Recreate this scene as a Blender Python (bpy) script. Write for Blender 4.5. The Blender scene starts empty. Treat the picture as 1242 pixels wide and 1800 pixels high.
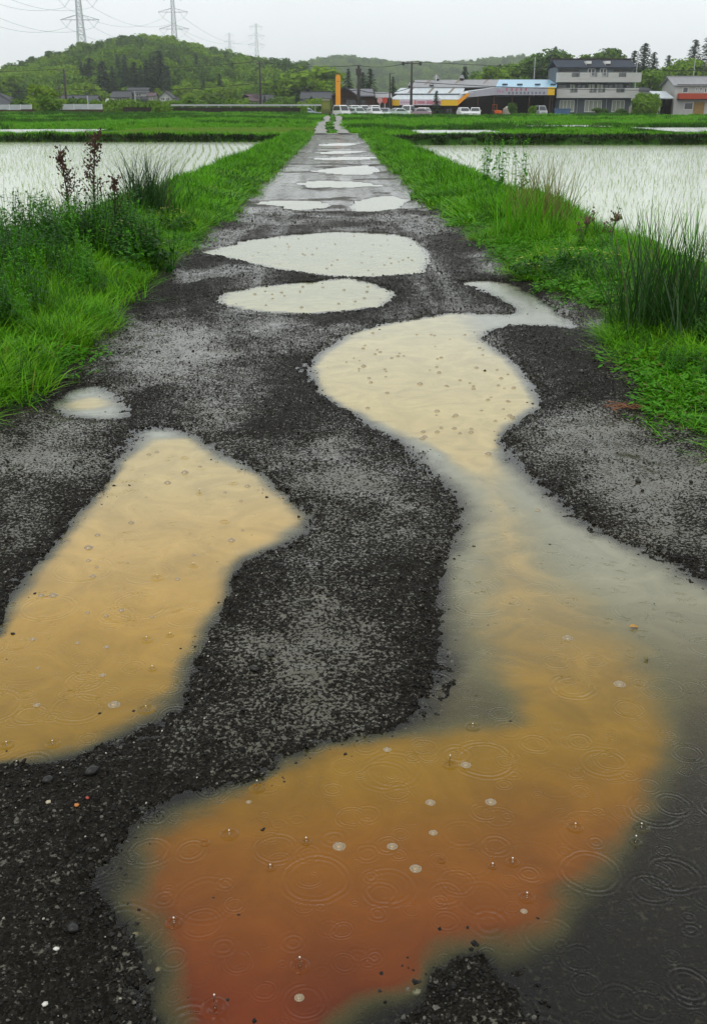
import bpy, math, random
import numpy as np
from mathutils import Vector, Matrix

random.seed(7)
rng = np.random.default_rng(11)
sc = bpy.context.scene
COL = sc.collection

# ------------------------------------------------------------------ camera
CAM_H, FPX, PITCH, YAW = 1.5, 1800.0, math.radians(21.52), math.radians(1.21)
cam_d = bpy.data.cameras.new("camera")
cam = bpy.data.objects.new("camera", cam_d)
COL.objects.link(cam)
cam.location = (0, 0, CAM_H)
cam.rotation_euler = (math.pi / 2 - PITCH, 0, -YAW)
cam_d.sensor_fit = 'VERTICAL'
cam_d.sensor_height = 36.0
cam_d.lens = 36.0
cam_d.clip_start = 0.05
cam_d.clip_end = 9000
sc.camera = cam

# ------------------------------------------------------------------ world, sun, exposure
world = bpy.data.worlds.new("World")
sc.world = world
world.use_nodes = True
wt = world.node_tree
for n in list(wt.nodes):
    wt.nodes.remove(n)


def nd(nt, typ, props=None, **ins):
    n = nt.nodes.new(typ)
    for k, v in (props or {}).items():
        setattr(n, k, v)
    for k, v in ins.items():
        key = int(k[1:]) if k[0] == 'i' and k[1:].isdigit() else k.replace('_', ' ')
        s = n.inputs[key]
        if isinstance(v, bpy.types.NodeSocket):
            nt.links.new(v, s)
        elif isinstance(v, bpy.types.Node):
            nt.links.new(v.outputs[0], s)
        else:
            s.default_value = v
    return n


SUN_EL, SUN_AZ = math.radians(58), math.radians(205)
sky = nd(wt, 'ShaderNodeTexSky', dict(sky_type='NISHITA', sun_disc=False, sun_elevation=SUN_EL,
                                      sun_rotation=SUN_AZ, dust_density=3.0, air_density=1.0))
# overcast: the clear sky is covered by an even cloud layer, brighter overhead
tc = nd(wt, 'ShaderNodeTexCoord')
sep = nd(wt, 'ShaderNodeSeparateXYZ', i0=tc.outputs['Generated'])
zz = nd(wt, 'ShaderNodeMath', dict(operation='MAXIMUM'), i0=sep.outputs[2], i1=0.0)
gz = nd(wt, 'ShaderNodeMath', dict(operation='MULTIPLY_ADD'), i0=zz, i1=-0.30, i2=1.0)
cn = nd(wt, 'ShaderNodeTexNoise', i0=tc.outputs['Generated'], Scale=3.5, Detail=4.0, Roughness=0.55)
cm = nd(wt, 'ShaderNodeMath', dict(operation='MULTIPLY_ADD'), i0=cn.outputs[0], i1=0.16, i2=0.92)
g2 = nd(wt, 'ShaderNodeMath', dict(operation='MULTIPLY'), i0=gz, i1=cm)
SKY_L = 11.9
cl = nd(wt, 'ShaderNodeVectorMath', dict(operation='SCALE'), i0=(0.955 * SKY_L, 1.0 * SKY_L, 1.015 * SKY_L))
wt.links.new(g2.outputs[0], cl.inputs['Scale'])
mx = nd(wt, 'ShaderNodeMix', dict(data_type='RGBA'), i0=0.92, i6=sky.outputs[0], i7=cl.outputs[0])
bg = nd(wt, 'ShaderNodeBackground', Color=mx.outputs[2], Strength=0.1)
nd(wt, 'ShaderNodeOutputWorld', i0=bg.outputs[0])

sun_d = bpy.data.lights.new("sun", 'SUN')
sun_d.energy = 0.8
sun_d.angle = math.radians(40)
sun_d.color = (1.0, 0.97, 0.92)
sun = bpy.data.objects.new("sun", sun_d)
COL.objects.link(sun)
sun.location = (0, 0, 60)
sdir = Vector((math.sin(SUN_AZ) * math.cos(SUN_EL), math.cos(SUN_AZ) * math.cos(SUN_EL), math.sin(SUN_EL)))
sun.rotation_euler = sdir.to_track_quat('Z', 'Y').to_euler()

sc.view_settings.view_transform = 'Standard'
sc.view_settings.look = 'None'
sc.view_settings.exposure = 0.0
sc.view_settings.gamma = 1.0
sc.view_settings.use_curve_mapping = False
sc.render.engine = 'CYCLES'
sc.cycles.transparent_max_bounces = 16
sc.cycles.max_bounces = 6
sc.cycles.volume_bounces = 0

# ------------------------------------------------------------------ picking ground points for the layout
_F = np.array([math.sin(YAW) * math.cos(PITCH), math.cos(YAW) * math.cos(PITCH), -math.sin(PITCH)])
_R = np.array([math.cos(YAW), -math.sin(YAW), 0.0])
_U = np.cross(_R, _F)


def _ray(px, py):
    return _F + _R * (px - 621) / FPX + _U * (900 - py) / FPX


def G(px, py, z=0.0):
    """ground point seen at a place of the photograph"""
    d = _ray(px, py)
    t = (z - CAM_H) / d[2]
    return (d[0] * t, d[1] * t)


def AT(px, py, Y):
    """point at distance Y along the lane"""
    d = _ray(px, py)
    t = Y / d[1]
    return Vector((d[0] * t, Y, CAM_H + d[2] * t))


def XA(px, Y, py=190):
    return AT(px, py, Y).x


def ZA(py, Y, px=600):
    return AT(px, py, Y).z


# ------------------------------------------------------------------ numpy helpers
def _hash(ix, iy, seed):
    h = (ix.astype(np.int64) * 374761393 + iy.astype(np.int64) * 668265263 + seed * 1442695041) & 0xFFFFFFFF
    h = ((h ^ (h >> 13)) * 1274126177) & 0xFFFFFFFF
    h = (h ^ (h >> 16)) & 0xFFFFFF
    return h / float(0xFFFFFF)


def vn(x, y, seed=0):
    x = np.asarray(x, float); y = np.asarray(y, float)
    ix = np.floor(x); iy = np.floor(y)
    fx = x - ix; fy = y - iy
    fx = fx * fx * (3 - 2 * fx); fy = fy * fy * (3 - 2 * fy)
    a = _hash(ix, iy, seed); b = _hash(ix + 1, iy, seed)
    c = _hash(ix, iy + 1, seed); d = _hash(ix + 1, iy + 1, seed)
    return (a + (b - a) * fx) * (1 - fy) + (c + (d - c) * fx) * fy


def fbm(x, y, seed=0, o=3):
    s = 0; a = 0.5; t = 0
    for k in range(o):
        s = s + a * vn(x * 2 ** k + 17.3 * k, y * 2 ** k + 9.1 * k, seed + k); t += a; a *= 0.5
    return s / t


def sst(a, b, x):
    t = np.clip((x - a) / (b - a), 0, 1)
    return t * t * (3 - 2 * t)


def sdf(poly, x, y, pad=0.8):
    """signed distance to a polygon (positive inside); -pad when far"""
    P = np.asarray(poly, float)
    out = np.full(x.shape, -pad)
    m = (x > P[:, 0].min() - pad) & (x < P[:, 0].max() + pad) & (y > P[:, 1].min() - pad) & (y < P[:, 1].max() + pad)
    if not m.any():
        return out
    px = x[m]; py = y[m]
    d2 = np.full(px.shape, 1e9); ins = np.zeros(px.shape, bool)
    for i in range(len(P)):
        ax, ay = P[i]; bx, by = P[(i + 1) % len(P)]
        ex, ey = bx - ax, by - ay
        t = np.clip(((px - ax) * ex + (py - ay) * ey) / (ex * ex + ey * ey + 1e-12), 0, 1)
        d2 = np.minimum(d2, (px - ax - t * ex) ** 2 + (py - ay - t * ey) ** 2)
        c = ((ay > py) != (by > py)) & (px < ex * (py - ay) / (ey if abs(ey) > 1e-12 else 1e-12) + ax)
        ins ^= c
    s = np.sqrt(d2)
    out[m] = np.maximum(np.where(ins, s, -s), -pad)
    return out


# ------------------------------------------------------------------ object helpers
def link(o):
    COL.objects.link(o)
    return o


def tag(o, label=None, cat=None, group=None, kind=None):
    if label: o['label'] = label
    if cat: o['category'] = cat
    if group: o['group'] = group
    if kind: o['kind'] = kind
    return o


def empty(name, loc=(0, 0, 0), rz=0.0, label=None, cat=None, group=None):
    o = bpy.data.objects.new(name, None)
    o.empty_display_size = 0.2
    o.location = loc
    o.rotation_euler = (0, 0, rz)
    link(o)
    return tag(o, label, cat, group)


def copy_tree(o, parent=None):
    c = o.copy()
    COL.objects.link(c)
    c.parent = parent
    for ch in list(o.children):
        copy_tree(ch, c)
    return c


def mesh_np(name, verts, faces, mats=(), smooth=False, attrs=None, midx=None):
    """verts (n,3) array, faces: (m,k) array or list of lists"""
    me = bpy.data.meshes.new(name)
    if isinstance(faces, np.ndarray):
        v = np.asarray(verts, np.float32)
        k = faces.shape[1]
        me.vertices.add(len(v)); me.vertices.foreach_set('co', v.ravel())
        me.loops.add(faces.size); me.loops.foreach_set('vertex_index', faces.astype(np.int32).ravel())
        me.polygons.add(len(faces))
        me.polygons.foreach_set('loop_start', np.arange(0, faces.size, k, dtype=np.int32))
        me.update(calc_edges=True)
    else:
        me.from_pydata([tuple(map(float, p)) for p in verts], [], faces)
    for m in mats:
        me.materials.append(m)
    if midx is not None:
        me.polygons.foreach_set('material_index', np.asarray(midx, np.int32))
    if smooth:
        me.polygons.foreach_set('use_smooth', np.ones(len(me.polygons), bool))
    for an, av in (attrs or {}).items():
        av = np.asarray(av, np.float32)
        if av.ndim == 2:
            a = me.attributes.new(an, 'FLOAT_VECTOR', 'POINT'); a.data.foreach_set('vector', av.ravel())
        else:
            a = me.attributes.new(an, 'FLOAT', 'POINT'); a.data.foreach_set('value', av)
    me.update()
    return me


def obj(name, me, parent=None, loc=None):
    o = bpy.data.objects.new(name, me)
    link(o)
    o.parent = parent
    if loc is not None: o.location = loc
    return o


class MB:
    """collects simple shapes, builds them as one mesh object"""
    def __init__(s):
        s.v = []; s.f = []

    def add(s, vs, fs):
        b = len(s.v)
        s.v += [tuple(v) for v in vs]
        s.f += [[i + b for i in f] for f in fs]
        return s

    def box(s, x0, x1, y0, y1, z0, z1):
        return s.add([(x0, y0, z0), (x1, y0, z0), (x1, y1, z0), (x0, y1, z0), (x0, y0, z1), (x1, y0, z1), (x1, y1, z1), (x0, y1, z1)],
                     [[0, 3, 2, 1], [4, 5, 6, 7], [0, 1, 5, 4], [1, 2, 6, 5], [2, 3, 7, 6], [3, 0, 4, 7]])

    def slab(s, q, t):
        """four corner points (a sheet) with thickness t downward along its normal"""
        a, b, c, d = [Vector(p) for p in q]
        n = (b - a).cross(d - a).normalized() * t
        return s.add([a, b, c, d, a - n, b - n, c - n, d - n],
                     [[0, 1, 2, 3], [7, 6, 5, 4], [0, 4, 5, 1], [1, 5, 6, 2], [2, 6, 7, 3], [3, 7, 4, 0]])

    def prism(s, poly, axis, a0, a1):
        """polygon extruded along axis ('x','y','z'); poly holds the other two coordinates in order"""
        n = len(poly)
        def mk(p, a):
            return {'x': (a, p[0], p[1]), 'y': (p[0], a, p[1]), 'z': (p[0], p[1], a)}[axis]
        vs = [mk(p, a0) for p in poly] + [mk(p, a1) for p in poly]
        fs = [list(range(n))[::-1], list(range(n, 2 * n))]
        fs += [[i, (i + 1) % n, n + (i + 1) % n, n + i] for i in range(n)]
        return s.add(vs, fs)

    def tube(s, pts, r, n=6, r1=None, cap=True):
        pts = [Vector(p) for p in pts]
        m = len(pts); vs = []
        for i, p in enumerate(pts):
            t = (pts[min(i + 1, m - 1)] - pts[max(i - 1, 0)]).normalized()
            up = Vector((0, 0, 1)) if abs(t.z) < 0.9 else Vector((1, 0, 0))
            a = t.cross(up).normalized(); b = t.cross(a)
            rr = r if r1 is None else r + (r1 - r) * i / (m - 1)
            for k in range(n):
                w = 2 * math.pi * k / n
                vs.append(p + a * math.cos(w) * rr + b * math.sin(w) * rr)
        fs = []
        for i in range(m - 1):
            for k in range(n):
                fs.append([i * n + k, i * n + (k + 1) % n, (i + 1) * n + (k + 1) % n, (i + 1) * n + k])
        if cap:
            fs.append(list(range(n))[::-1]); fs.append([(m - 1) * n + k for k in range(n)])
        return s.add(vs, fs)

    def ball(s, c, r, nu=8, nv=5, sz=1.0, zmin=-1.0):
        vs = []; fs = []
        for j in range(nv + 1):
            ph = -math.pi / 2 + math.pi * j / nv
            z = max(math.sin(ph), zmin)
            for i in range(nu):
                a = 2 * math.pi * i / nu
                vs.append((c[0] + r * math.cos(ph) * math.cos(a), c[1] + r * math.cos(ph) * math.sin(a), c[2] + r * sz * z))
        for j in range(nv):
            for i in range(nu):
                fs.append([j * nu + i, j * nu + (i + 1) % nu, (j + 1) * nu + (i + 1) % nu, (j + 1) * nu + i])
        return s.add(vs, fs)

    def mesh(s, name, mat, smooth=False, recalc=True):
        me = bpy.data.meshes.new(name)
        me.from_pydata(s.v, [], s.f)
        if recalc:
            import bmesh
            bm = bmesh.new(); bm.from_mesh(me)
            bmesh.ops.recalc_face_normals(bm, faces=bm.faces)
            bm.to_mesh(me); bm.free()
        me.materials.append(mat)
        if smooth:
            me.polygons.foreach_set('use_smooth', np.ones(len(me.polygons), bool))
        me.update()
        return me

    def build(s, name, mat, parent=None, loc=None, smooth=False):
        return obj(name, s.mesh(name, mat, smooth), parent, loc)


# ------------------------------------------------------------------ materials
def newmat(name):
    m = bpy.data.materials.new(name)
    m.use_nodes = True
    nt = m.node_tree
    for n in list(nt.nodes): nt.nodes.remove(n)
    out = nt.nodes.new('ShaderNodeOutputMaterial')
    return m, nt, out


_mats = {}


def pm(name, col, rough=0.6, var=0.25, scale=3.0, spec=0.4, metal=0.0, streak=None, bump=0.0):
    """plain painted / plastered / metal surface with weathering noise"""
    if name in _mats: return _mats[name]
    m, nt, out = newmat(name)
    t = nd(nt, 'ShaderNodeTexCoord')
    mp = nd(nt, 'ShaderNodeMapping', i0=t.outputs['Object'], Scale=streak or (1, 1, 1))
    n = nd(nt, 'ShaderNodeTexNoise', i0=mp, Scale=scale, Detail=5.0, Roughness=0.6)
    f = nd(nt, 'ShaderNodeMapRange', Value=n.outputs[0], i1=0.25, i2=0.75, i3=1 - var, i4=1 + var * 0.5)
    c = nd(nt, 'ShaderNodeVectorMath', dict(operation='SCALE'), i0=col[:3])
    nt.links.new(f.outputs[0], c.inputs['Scale'])
    p = nd(nt, 'ShaderNodeBsdfPrincipled', Base_Color=c.outputs[0], Roughness=rough, Metallic=metal)
    p.inputs['Specular IOR Level'].default_value = spec
    if bump:
        b = nd(nt, 'ShaderNodeBump', Height=n.outputs[0], Strength=0.6, Distance=bump)
        nt.links.new(b.outputs[0], p.inputs['Normal'])
    nt.links.new(p.outputs[0], out.inputs[0])
    _mats[name] = m
    return m


def leafmat(name, c1, c2, dry=(0.20, 0.16, 0.05), dryness=0.06, trans=0.35, rough=0.45, spec=0.35):
    """leaves: hue differs per blade ('tint' attribute) and per plant; a share of dry ones"""
    m, nt, out = newmat(name)
    a = nd(nt, 'ShaderNodeAttribute', dict(attribute_name='tint'))
    oi = nd(nt, 'ShaderNodeObjectInfo')
    mix1 = nd(nt, 'ShaderNodeMath', dict(operation='MULTIPLY_ADD'), i0=a.outputs['Fac'], i1=0.55)
    r2 = nd(nt, 'ShaderNodeMath', dict(operation='MULTIPLY'), i0=oi.outputs['Random'], i1=0.45)
    nt.links.new(r2.outputs[0], mix1.inputs[2])
    mc = nd(nt, 'ShaderNodeMix', dict(data_type='RGBA'), i0=mix1.outputs[0], i6=(*c1, 1), i7=(*c2, 1))
    gt = nd(nt, 'ShaderNodeMath', dict(operation='GREATER_THAN'), i0=a.outputs['Fac'], i1=1 - dryness)
    md = nd(nt, 'ShaderNodeMix', dict(data_type='RGBA'), i0=gt.outputs[0], i6=mc.outputs[2], i7=(*dry, 1))
    p = nd(nt, 'ShaderNodeBsdfPrincipled', Base_Color=md.outputs[2], Roughness=rough)
    p.inputs['Specular IOR Level'].default_value = spec
    tr = nd(nt, 'ShaderNodeBsdfTranslucent', Color=md.outputs[2])
    ms = nd(nt, 'ShaderNodeMixShader', i0=trans, i1=p.outputs[0], i2=tr.outputs[0])
    nt.links.new(ms.outputs[0], out.inputs[0])
    return m


# ------------------------------------------------------------------ scattering (one object, instances made by geometry nodes)
def variants(name, meshes):
    c = bpy.data.collections.new(name)
    for i, me in enumerate(meshes):
        o = bpy.data.objects.new("%s_%02d" % (name, i), me)
        c.objects.link(o)
    return c


def scatter(name, pts, rot, scl, idx, coll):
    me = mesh_np(name, pts, np.zeros((0, 3), int)) if False else bpy.data.meshes.new(name)
    pts = np.asarray(pts, np.float32)
    me.vertices.add(len(pts)); me.vertices.foreach_set('co', pts.ravel())
    a = me.attributes.new('rot', 'FLOAT_VECTOR', 'POINT'); a.data.foreach_set('vector', np.asarray(rot, np.float32).ravel())
    a = me.attributes.new('scl', 'FLOAT_VECTOR', 'POINT'); a.data.foreach_set('vector', np.asarray(scl, np.float32).ravel())
    a = me.attributes.new('pick', 'INT', 'POINT'); a.data.foreach_set('value', np.asarray(idx, np.int32))
    o = obj(name, me)
    ng = bpy.data.node_groups.new(name + "_scatter", 'GeometryNodeTree')
    ng.interface.new_socket("Geometry", in_out='INPUT', socket_type='NodeSocketGeometry')
    ng.interface.new_socket("Geometry", in_out='OUTPUT', socket_type='NodeSocketGeometry')
    gi = ng.nodes.new('NodeGroupInput'); go = ng.nodes.new('NodeGroupOutput')
    ci = ng.nodes.new('GeometryNodeCollectionInfo')
    ci.inputs['Collection'].default_value = coll
    ci.inputs['Separate Children'].default_value = True
    ci.inputs['Reset Children'].default_value = True
    ip = ng.nodes.new('GeometryNodeInstanceOnPoints')
    ip.inputs['Pick Instance'].default_value = True

    def na(an, dt):
        n = ng.nodes.new('GeometryNodeInputNamedAttribute'); n.data_type = dt
        n.inputs[0].default_value = an
        return [s for s in n.outputs if s.enabled][0]
    ng.links.new(gi.outputs[0], ip.inputs['Points'])
    ng.links.new(ci.outputs[0], ip.inputs['Instance'])
    ng.links.new(na('pick', 'INT'), ip.inputs['Instance Index'])
    e2r = ng.nodes.new('FunctionNodeEulerToRotation')
    ng.links.new(na('rot', 'FLOAT_VECTOR'), e2r.inputs[0])
    ng.links.new(e2r.outputs[0], ip.inputs['Rotation'])
    ng.links.new(na('scl', 'FLOAT_VECTOR'), ip.inputs['Scale'])
    ng.links.new(ip.outputs[0], go.inputs[0])
    md = o.modifiers.new("scatter", 'NODES')
    md.node_group = ng
    return o


def rots(n, tilt=0.0):
    r = np.zeros((n, 3)); r[:, 2] = rng.uniform(0, 6.283, n)
    r[:, :2] = rng.normal(0, tilt, (n, 2)) if tilt else 0
    return r
# ================================================================== THE LANE: road, puddles, gravel
def poly(*pts):
    return [G(*p) for p in pts]


W_ORANGE = poly((760, 1225), (700, 1268), (640, 1288), (520, 1318), (440, 1368), (330, 1393), (240, 1440), (190, 1490), (170, 1560),
                (215, 1650), (260, 1740), (270, 1860), (700, 1900), (1400, 1900), (1500, 1500), (1430, 1230), (1180, 1215), (900, 1215))
W_LEFT = poly((240, 760), (265, 750), (320, 752), (345, 765), (385, 795), (440, 815), (480, 845), (505, 870), (535, 905), (540, 930),
              (500, 960), (440, 985), (410, 1020), (395, 1075), (370, 1130), (340, 1190), (330, 1230), (270, 1270), (190, 1310),
              (100, 1340), (0, 1350), (-200, 1370), (-320, 1300), (-250, 1200), (-60, 1150), (5, 1110), (15, 1060), (40, 1010),
              (90, 960), (140, 900), (185, 850), (215, 800))
W_BIG = poly((540, 655), (556, 622), (600, 592), (680, 567), (790, 550), (860, 552), (895, 550), (905, 543), (862, 518), (815, 497),
             (850, 494), (900, 498), (945, 520), (985, 545), (1030, 580), (960, 574), (900, 574), (860, 582), (845, 595), (880, 615),
             (920, 650), (945, 690), (952, 715), (925, 740), (890, 762), (885, 775), (905, 800), (950, 850), (1000, 890), (1060, 935),
             (1135, 965), (1200, 995), (1262, 1030), (1440, 1130), (1440, 1360), (1180, 1360), (900, 1350), (730, 1310), (735, 1240),
             (760, 1180), (770, 1100), (765, 1040), (790, 960), (800, 900), (790, 870), (740, 820), (700, 785), (640, 745), (590, 715), (560, 690))
W_WIDE = poly((335, 444), (372, 438), (430, 424), (500, 413), (590, 408), (680, 410), (725, 418), (750, 440), (755, 460), (740, 482),
              (660, 487), (600, 487), (520, 480), (450, 465), (390, 452))
W_OVAL = poly((375, 528), (400, 515), (460, 503), (540, 497), (600, 488), (650, 495), (690, 508), (702, 520), (680, 538), (620, 548),
              (540, 553), (460, 548), (400, 538))
W_VERGE = poly((78, 716), (92, 698), (130, 676), (182, 678), (212, 697), (234, 716), (234, 736), (170, 741), (110, 733))
W_THIN = poly((435, 358), (490, 352), (560, 353), (584, 361), (570, 368), (510, 370), (488, 362))
W_ROUND = poly((612, 364), (625, 354), (655, 346), (690, 344), (718, 352), (700, 367), (650, 373), (620, 371))
W_FAR1 = poly((515, 322), (560, 317), (640, 320), (680, 327), (600, 331), (540, 330))
W_FAR2 = poly((540, 301), (590, 294), (650, 290), (672, 300), (650, 308), (590, 307))
W_FAR3 = poly((545, 278), (610, 275), (682, 276), (640, 281), (560, 282))
W_FAR4 = poly((548, 268), (600, 265), (650, 265), (620, 270), (570, 271))
W_FAR5 = poly((556, 254), (600, 251), (636, 252), (610, 257), (566, 257))
PUDDLES = [
    (W_ORANGE, "orange brown puddle fading into dark clear water, the one lowest on the lane"),
    (W_LEFT, "long tan puddle of muddy water along the left wheel track"),
    (W_BIG, "big cream puddle narrowing into a channel that runs down to the orange one"),
    (W_WIDE, "wide pale puddle across the lane, just beyond the flat oval one"),
    (W_OVAL, "flat oval pale puddle between the wide one and the big cream one"),
    (W_VERGE, "small shallow puddle touching the long grass of the left verge"),
    (W_THIN, "thin tapering puddle beside the round one in the middle distance"),
    (W_ROUND, "round grey white puddle beside the thin tapering one"),
    (W_FAR1, "faint shallow sheet of water on the lane just beyond the round puddle"),
    (W_FAR2, "bright pale puddle farther along the lane, third beyond the wide one"),
    (W_FAR3, "narrow streak of water crossing the far lane below two thinner streaks"),
    (W_FAR4, "short narrow streak of water, the middle one of three on the far lane"),
    (W_FAR5, "last narrow streak of water before the cross road"),
]
ISLAND = poly((770, 1690), (850, 1668), (900, 1740), (945, 1850), (680, 1850), (720, 1770))
B_ORANGE = poly((255, 1470), (300, 1440), (360, 1420), (430, 1385), (500, 1345), (580, 1315), (680, 1300), (780, 1288), (880, 1275), (960, 1255),
                (1070, 1262), (1120, 1310), (1120, 1385), (1060, 1445), (1015, 1510), (985, 1560), (965, 1620), (900, 1650), (820, 1650),
                (760, 1650), (735, 1690), (690, 1730), (620, 1765), (560, 1795), (520, 1850), (370, 1850), (330, 1770), (315, 1700),
                (285, 1640), (255, 1580), (245, 1520))
B_LEFT = poly((268, 772), (330, 772), (375, 808), (425, 825), (475, 858), (505, 888), (528, 915), (492, 945), (425, 975), (388, 1010),
              (372, 1060), (342, 1110), (312, 1160), (292, 1210), (222, 1262), (140, 1302), (60, 1328), (-20, 1338), (-200, 1350), (-260, 1220),
              (-60, 1160), (25, 1085), (55, 1015), (105, 960), (165, 890), (212, 830))
B_BIG = poly((556, 655), (575, 620), (618, 598), (700, 573), (790, 558), (820, 572), (852, 600), (892, 640), (925, 690), (930, 715),
             (890, 742), (868, 780), (862, 805), (900, 850), (930, 900), (955, 950), (990, 1010), (1070, 1070), (1150, 1130), (1160, 1190),
             (1150, 1250), (1130, 1340), (960, 1340), (900, 1240), (860, 1190), (815, 1130), (805, 1060), (815, 1000), (832, 950), (832, 880), (818, 830),
             (785, 795), (740, 772), (688, 747), (618, 717), (572, 690))
B_VERGE = poly((125, 712), (145, 700), (172, 700), (186, 712), (165, 720), (140, 718))
FILMS = [poly((225, 575), (300, 560), (390, 590), (400, 640), (300, 680), (230, 690), (185, 640)),
         poly((950, 745), (1030, 720), (1150, 750), (1242, 830), (1262, 980), (1130, 950), (1010, 870), (950, 800)),
         poly((345, 750), (360, 700), (405, 685), (410, 740), (390, 780)),
         poly((440, 1150), (560, 1080), (650, 1120), (620, 1230), (480, 1270), (390, 1220)),
         poly((830, 455), (900, 460), (930, 490), (860, 480)),
         poly((460, 545), (520, 548), (500, 600), (440, 610)),
         poly((500, 790), (600, 760), (720, 830), (700, 900), (560, 880)),
         poly((20, 740), (130, 740), (200, 800), (60, 860), (-60, 840))]


def edge_left(y):
    y = np.asarray(y, float)
    return -1.60 + 0.42 * sst(12, 55, y) + 0.22 * (fbm(y * 0.9, y * 0 + 3.3, 5) - 0.5) - 0.25 * sst(6.5, 4.5, y)


def edge_right(y):
    y = np.asarray(y, float)
    return 1.80 - 0.12 * sst(8, 20, y) + 0.28 * (fbm(y * 0.8, y * 0 + 8.1, 6) - 0.5) + 0.12 * sst(20, 60, y) + 0.34 * np.exp(-((y - 7.7) / 0.8) ** 2)


def lane(x, y, fine=True):
    """height and wetness of the lane surface; standing water level is z = 0"""
    x = np.asarray(x, float); y = np.asarray(y, float)
    e = 0.10 * (fbm(x * 4, y * 4, 21) - 0.5) + 0.055 * (vn(x * 14, y * 14, 22) - 0.5) + 0.04 * (vn(x * 34, y * 34, 25) - 0.5)
    e = e * np.clip(0.35 + y * 0.05, 0.5, 1.0) + 0.14 * (fbm(x * 1.7, y * 1.1, 23) - 0.5) * sst(5, 9, y)
    s = np.full(x.shape, -0.8)
    for P, _ in PUDDLES:
        s = np.maximum(s, sdf(P, x, y))
    s = np.minimum(s, -sdf(ISLAND, x, y))
    s = s + e
    tb = np.full(x.shape, -0.8)
    for P in (B_ORANGE, B_LEFT, B_BIG, B_VERGE):
        tb = np.maximum(tb, sdf(P, x, y, 0.5))
    mott = 0.16 * (fbm(x * 3.3, y * 3.3, 31) - 0.5) + 0.08 * (fbm(x * 11, y * 11, 32) - 0.5)
    chan = sst(2.15, 2.9, y) * sst(4.5, 4.0, y) * (x > 0)       # the channel is barely clouded
    turb = sst(-0.075 - 0.09 * chan - 0.02 * (y < 2.4), 0.045 + 0.14 * chan, tb + mott * (0.5 + 0.25 * (y < 2.4)) - 0.01 * chan) * (1 - 0.3 * chan)
    far_s = sst(-0.01, 0.07, s) * (y > 6.6)
    turb = np.maximum(turb, far_s * sst(6.6, 7.4, y) * 0.95)
    turb = turb * sst(-0.01, 0.03, s) * (1 - 0.8 * sst(.85, 1.25, x) * sst(6.3, 6.8, y) * sst(10, 9, y))
    film = np.zeros(x.shape)
    for P in FILMS:
        film = np.maximum(film, 0.72 * sst(-0.40, 0.30, sdf(P, x, y, 0.6) + 0.42 * (fbm(x * 3.2, y * 3.2, 41) - 0.5)))
    fl = fbm(x * 1.6, y * 1.1, 43)
    film = np.maximum(film, 0.20 * sst(0.5, 0.72, fl) * sst(4.5, 9, y) + 0.34 * sst(0.45, 0.75, fl))
    film = film + 0.22 * (fbm(x * 6, y * 6, 45) - 0.5)
    trk = np.exp(-((x + .72) / .26) ** 2) + np.exp(-((x - .95) / .28) ** 2)
    film = np.maximum(film, trk * (0.15 + .75 * fbm(x * 9, y * .45, 47)) * sst(3.2, 6, y) * .8)
    hard = sst(13, 17, y)
    film = np.maximum(film, hard * (0.28 + 0.85 * fbm(x * 3.4, y * 0.12, 44)) * (1 - 0.85 * sst(.56, .68, fbm(x * .9, y * 1.5, 46))))
    out = 0.006 + 0.026 * (1 - np.exp(np.minimum(s, 0) / 0.22))
    out = out * (1 - 0.65 * film)
    ins = -(0.001 + np.minimum(0.014, 0.045 * np.maximum(s, 0)) + 0.045 * turb)
    h = np.where(s > 0, ins, out)
    dry = sst(0.05, -0.05, s)
    h = h + 0.010 * (fbm(x * 8, y * 8, 51) - 0.5) * (0.35 + 0.65 * dry) + 0.022 * (vn(x * 2.2, y * 2.2, 52) - 0.5) * dry * (1 - film)
    if fine:
        h = h + (0.009 + 0.007 * np.exp(-(s / 0.08) ** 2)) * (vn(x * 42, y * 42, 53) - 0.5) * (1 - 0.5 * film)
        h = h + dry * (1 - film) * sst(0, -.15, s) * (0.022 * (fbm(x * 7, y * 1.1, 54) - 0.5) + 0.012 * np.abs(vn(x * 5 + y, y * 2.2, 55) - .5))
    # berms pushed up at the tracks' sides
    h = h + 0.03 * sst(0.35, 0.0, np.minimum(x - edge_left(y), edge_right(y) - x)) * dry
    silt = sst(0.0, 0.13, s + 0.05 * (fbm(x * 9, y * 9, 35) - .5)) * np.interp(y, [1.5, 2.0, 2.5, 3.0, 4.0, 6.0], [.12, .22, .45, .72, .85, .95])
    return dict(h=h, s=s, turb=turb, film=np.clip(film, 0, 1), silt=silt)


def grid_rows(y0, y1, k):
    n = int(math.log(y1 / y0) / k)
    return y0 * np.exp(np.linspace(0, math.log(y1 / y0), n))


def grid_faces(ny, nx, mask=None):
    i = np.arange(ny - 1)[:, None] * nx + np.arange(nx - 1)[None, :]
    f = np.stack([i, i + 1, i + nx + 1, i + nx], -1).reshape(-1, 4)
    return f if mask is None else f[mask.reshape(-1)]


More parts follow.
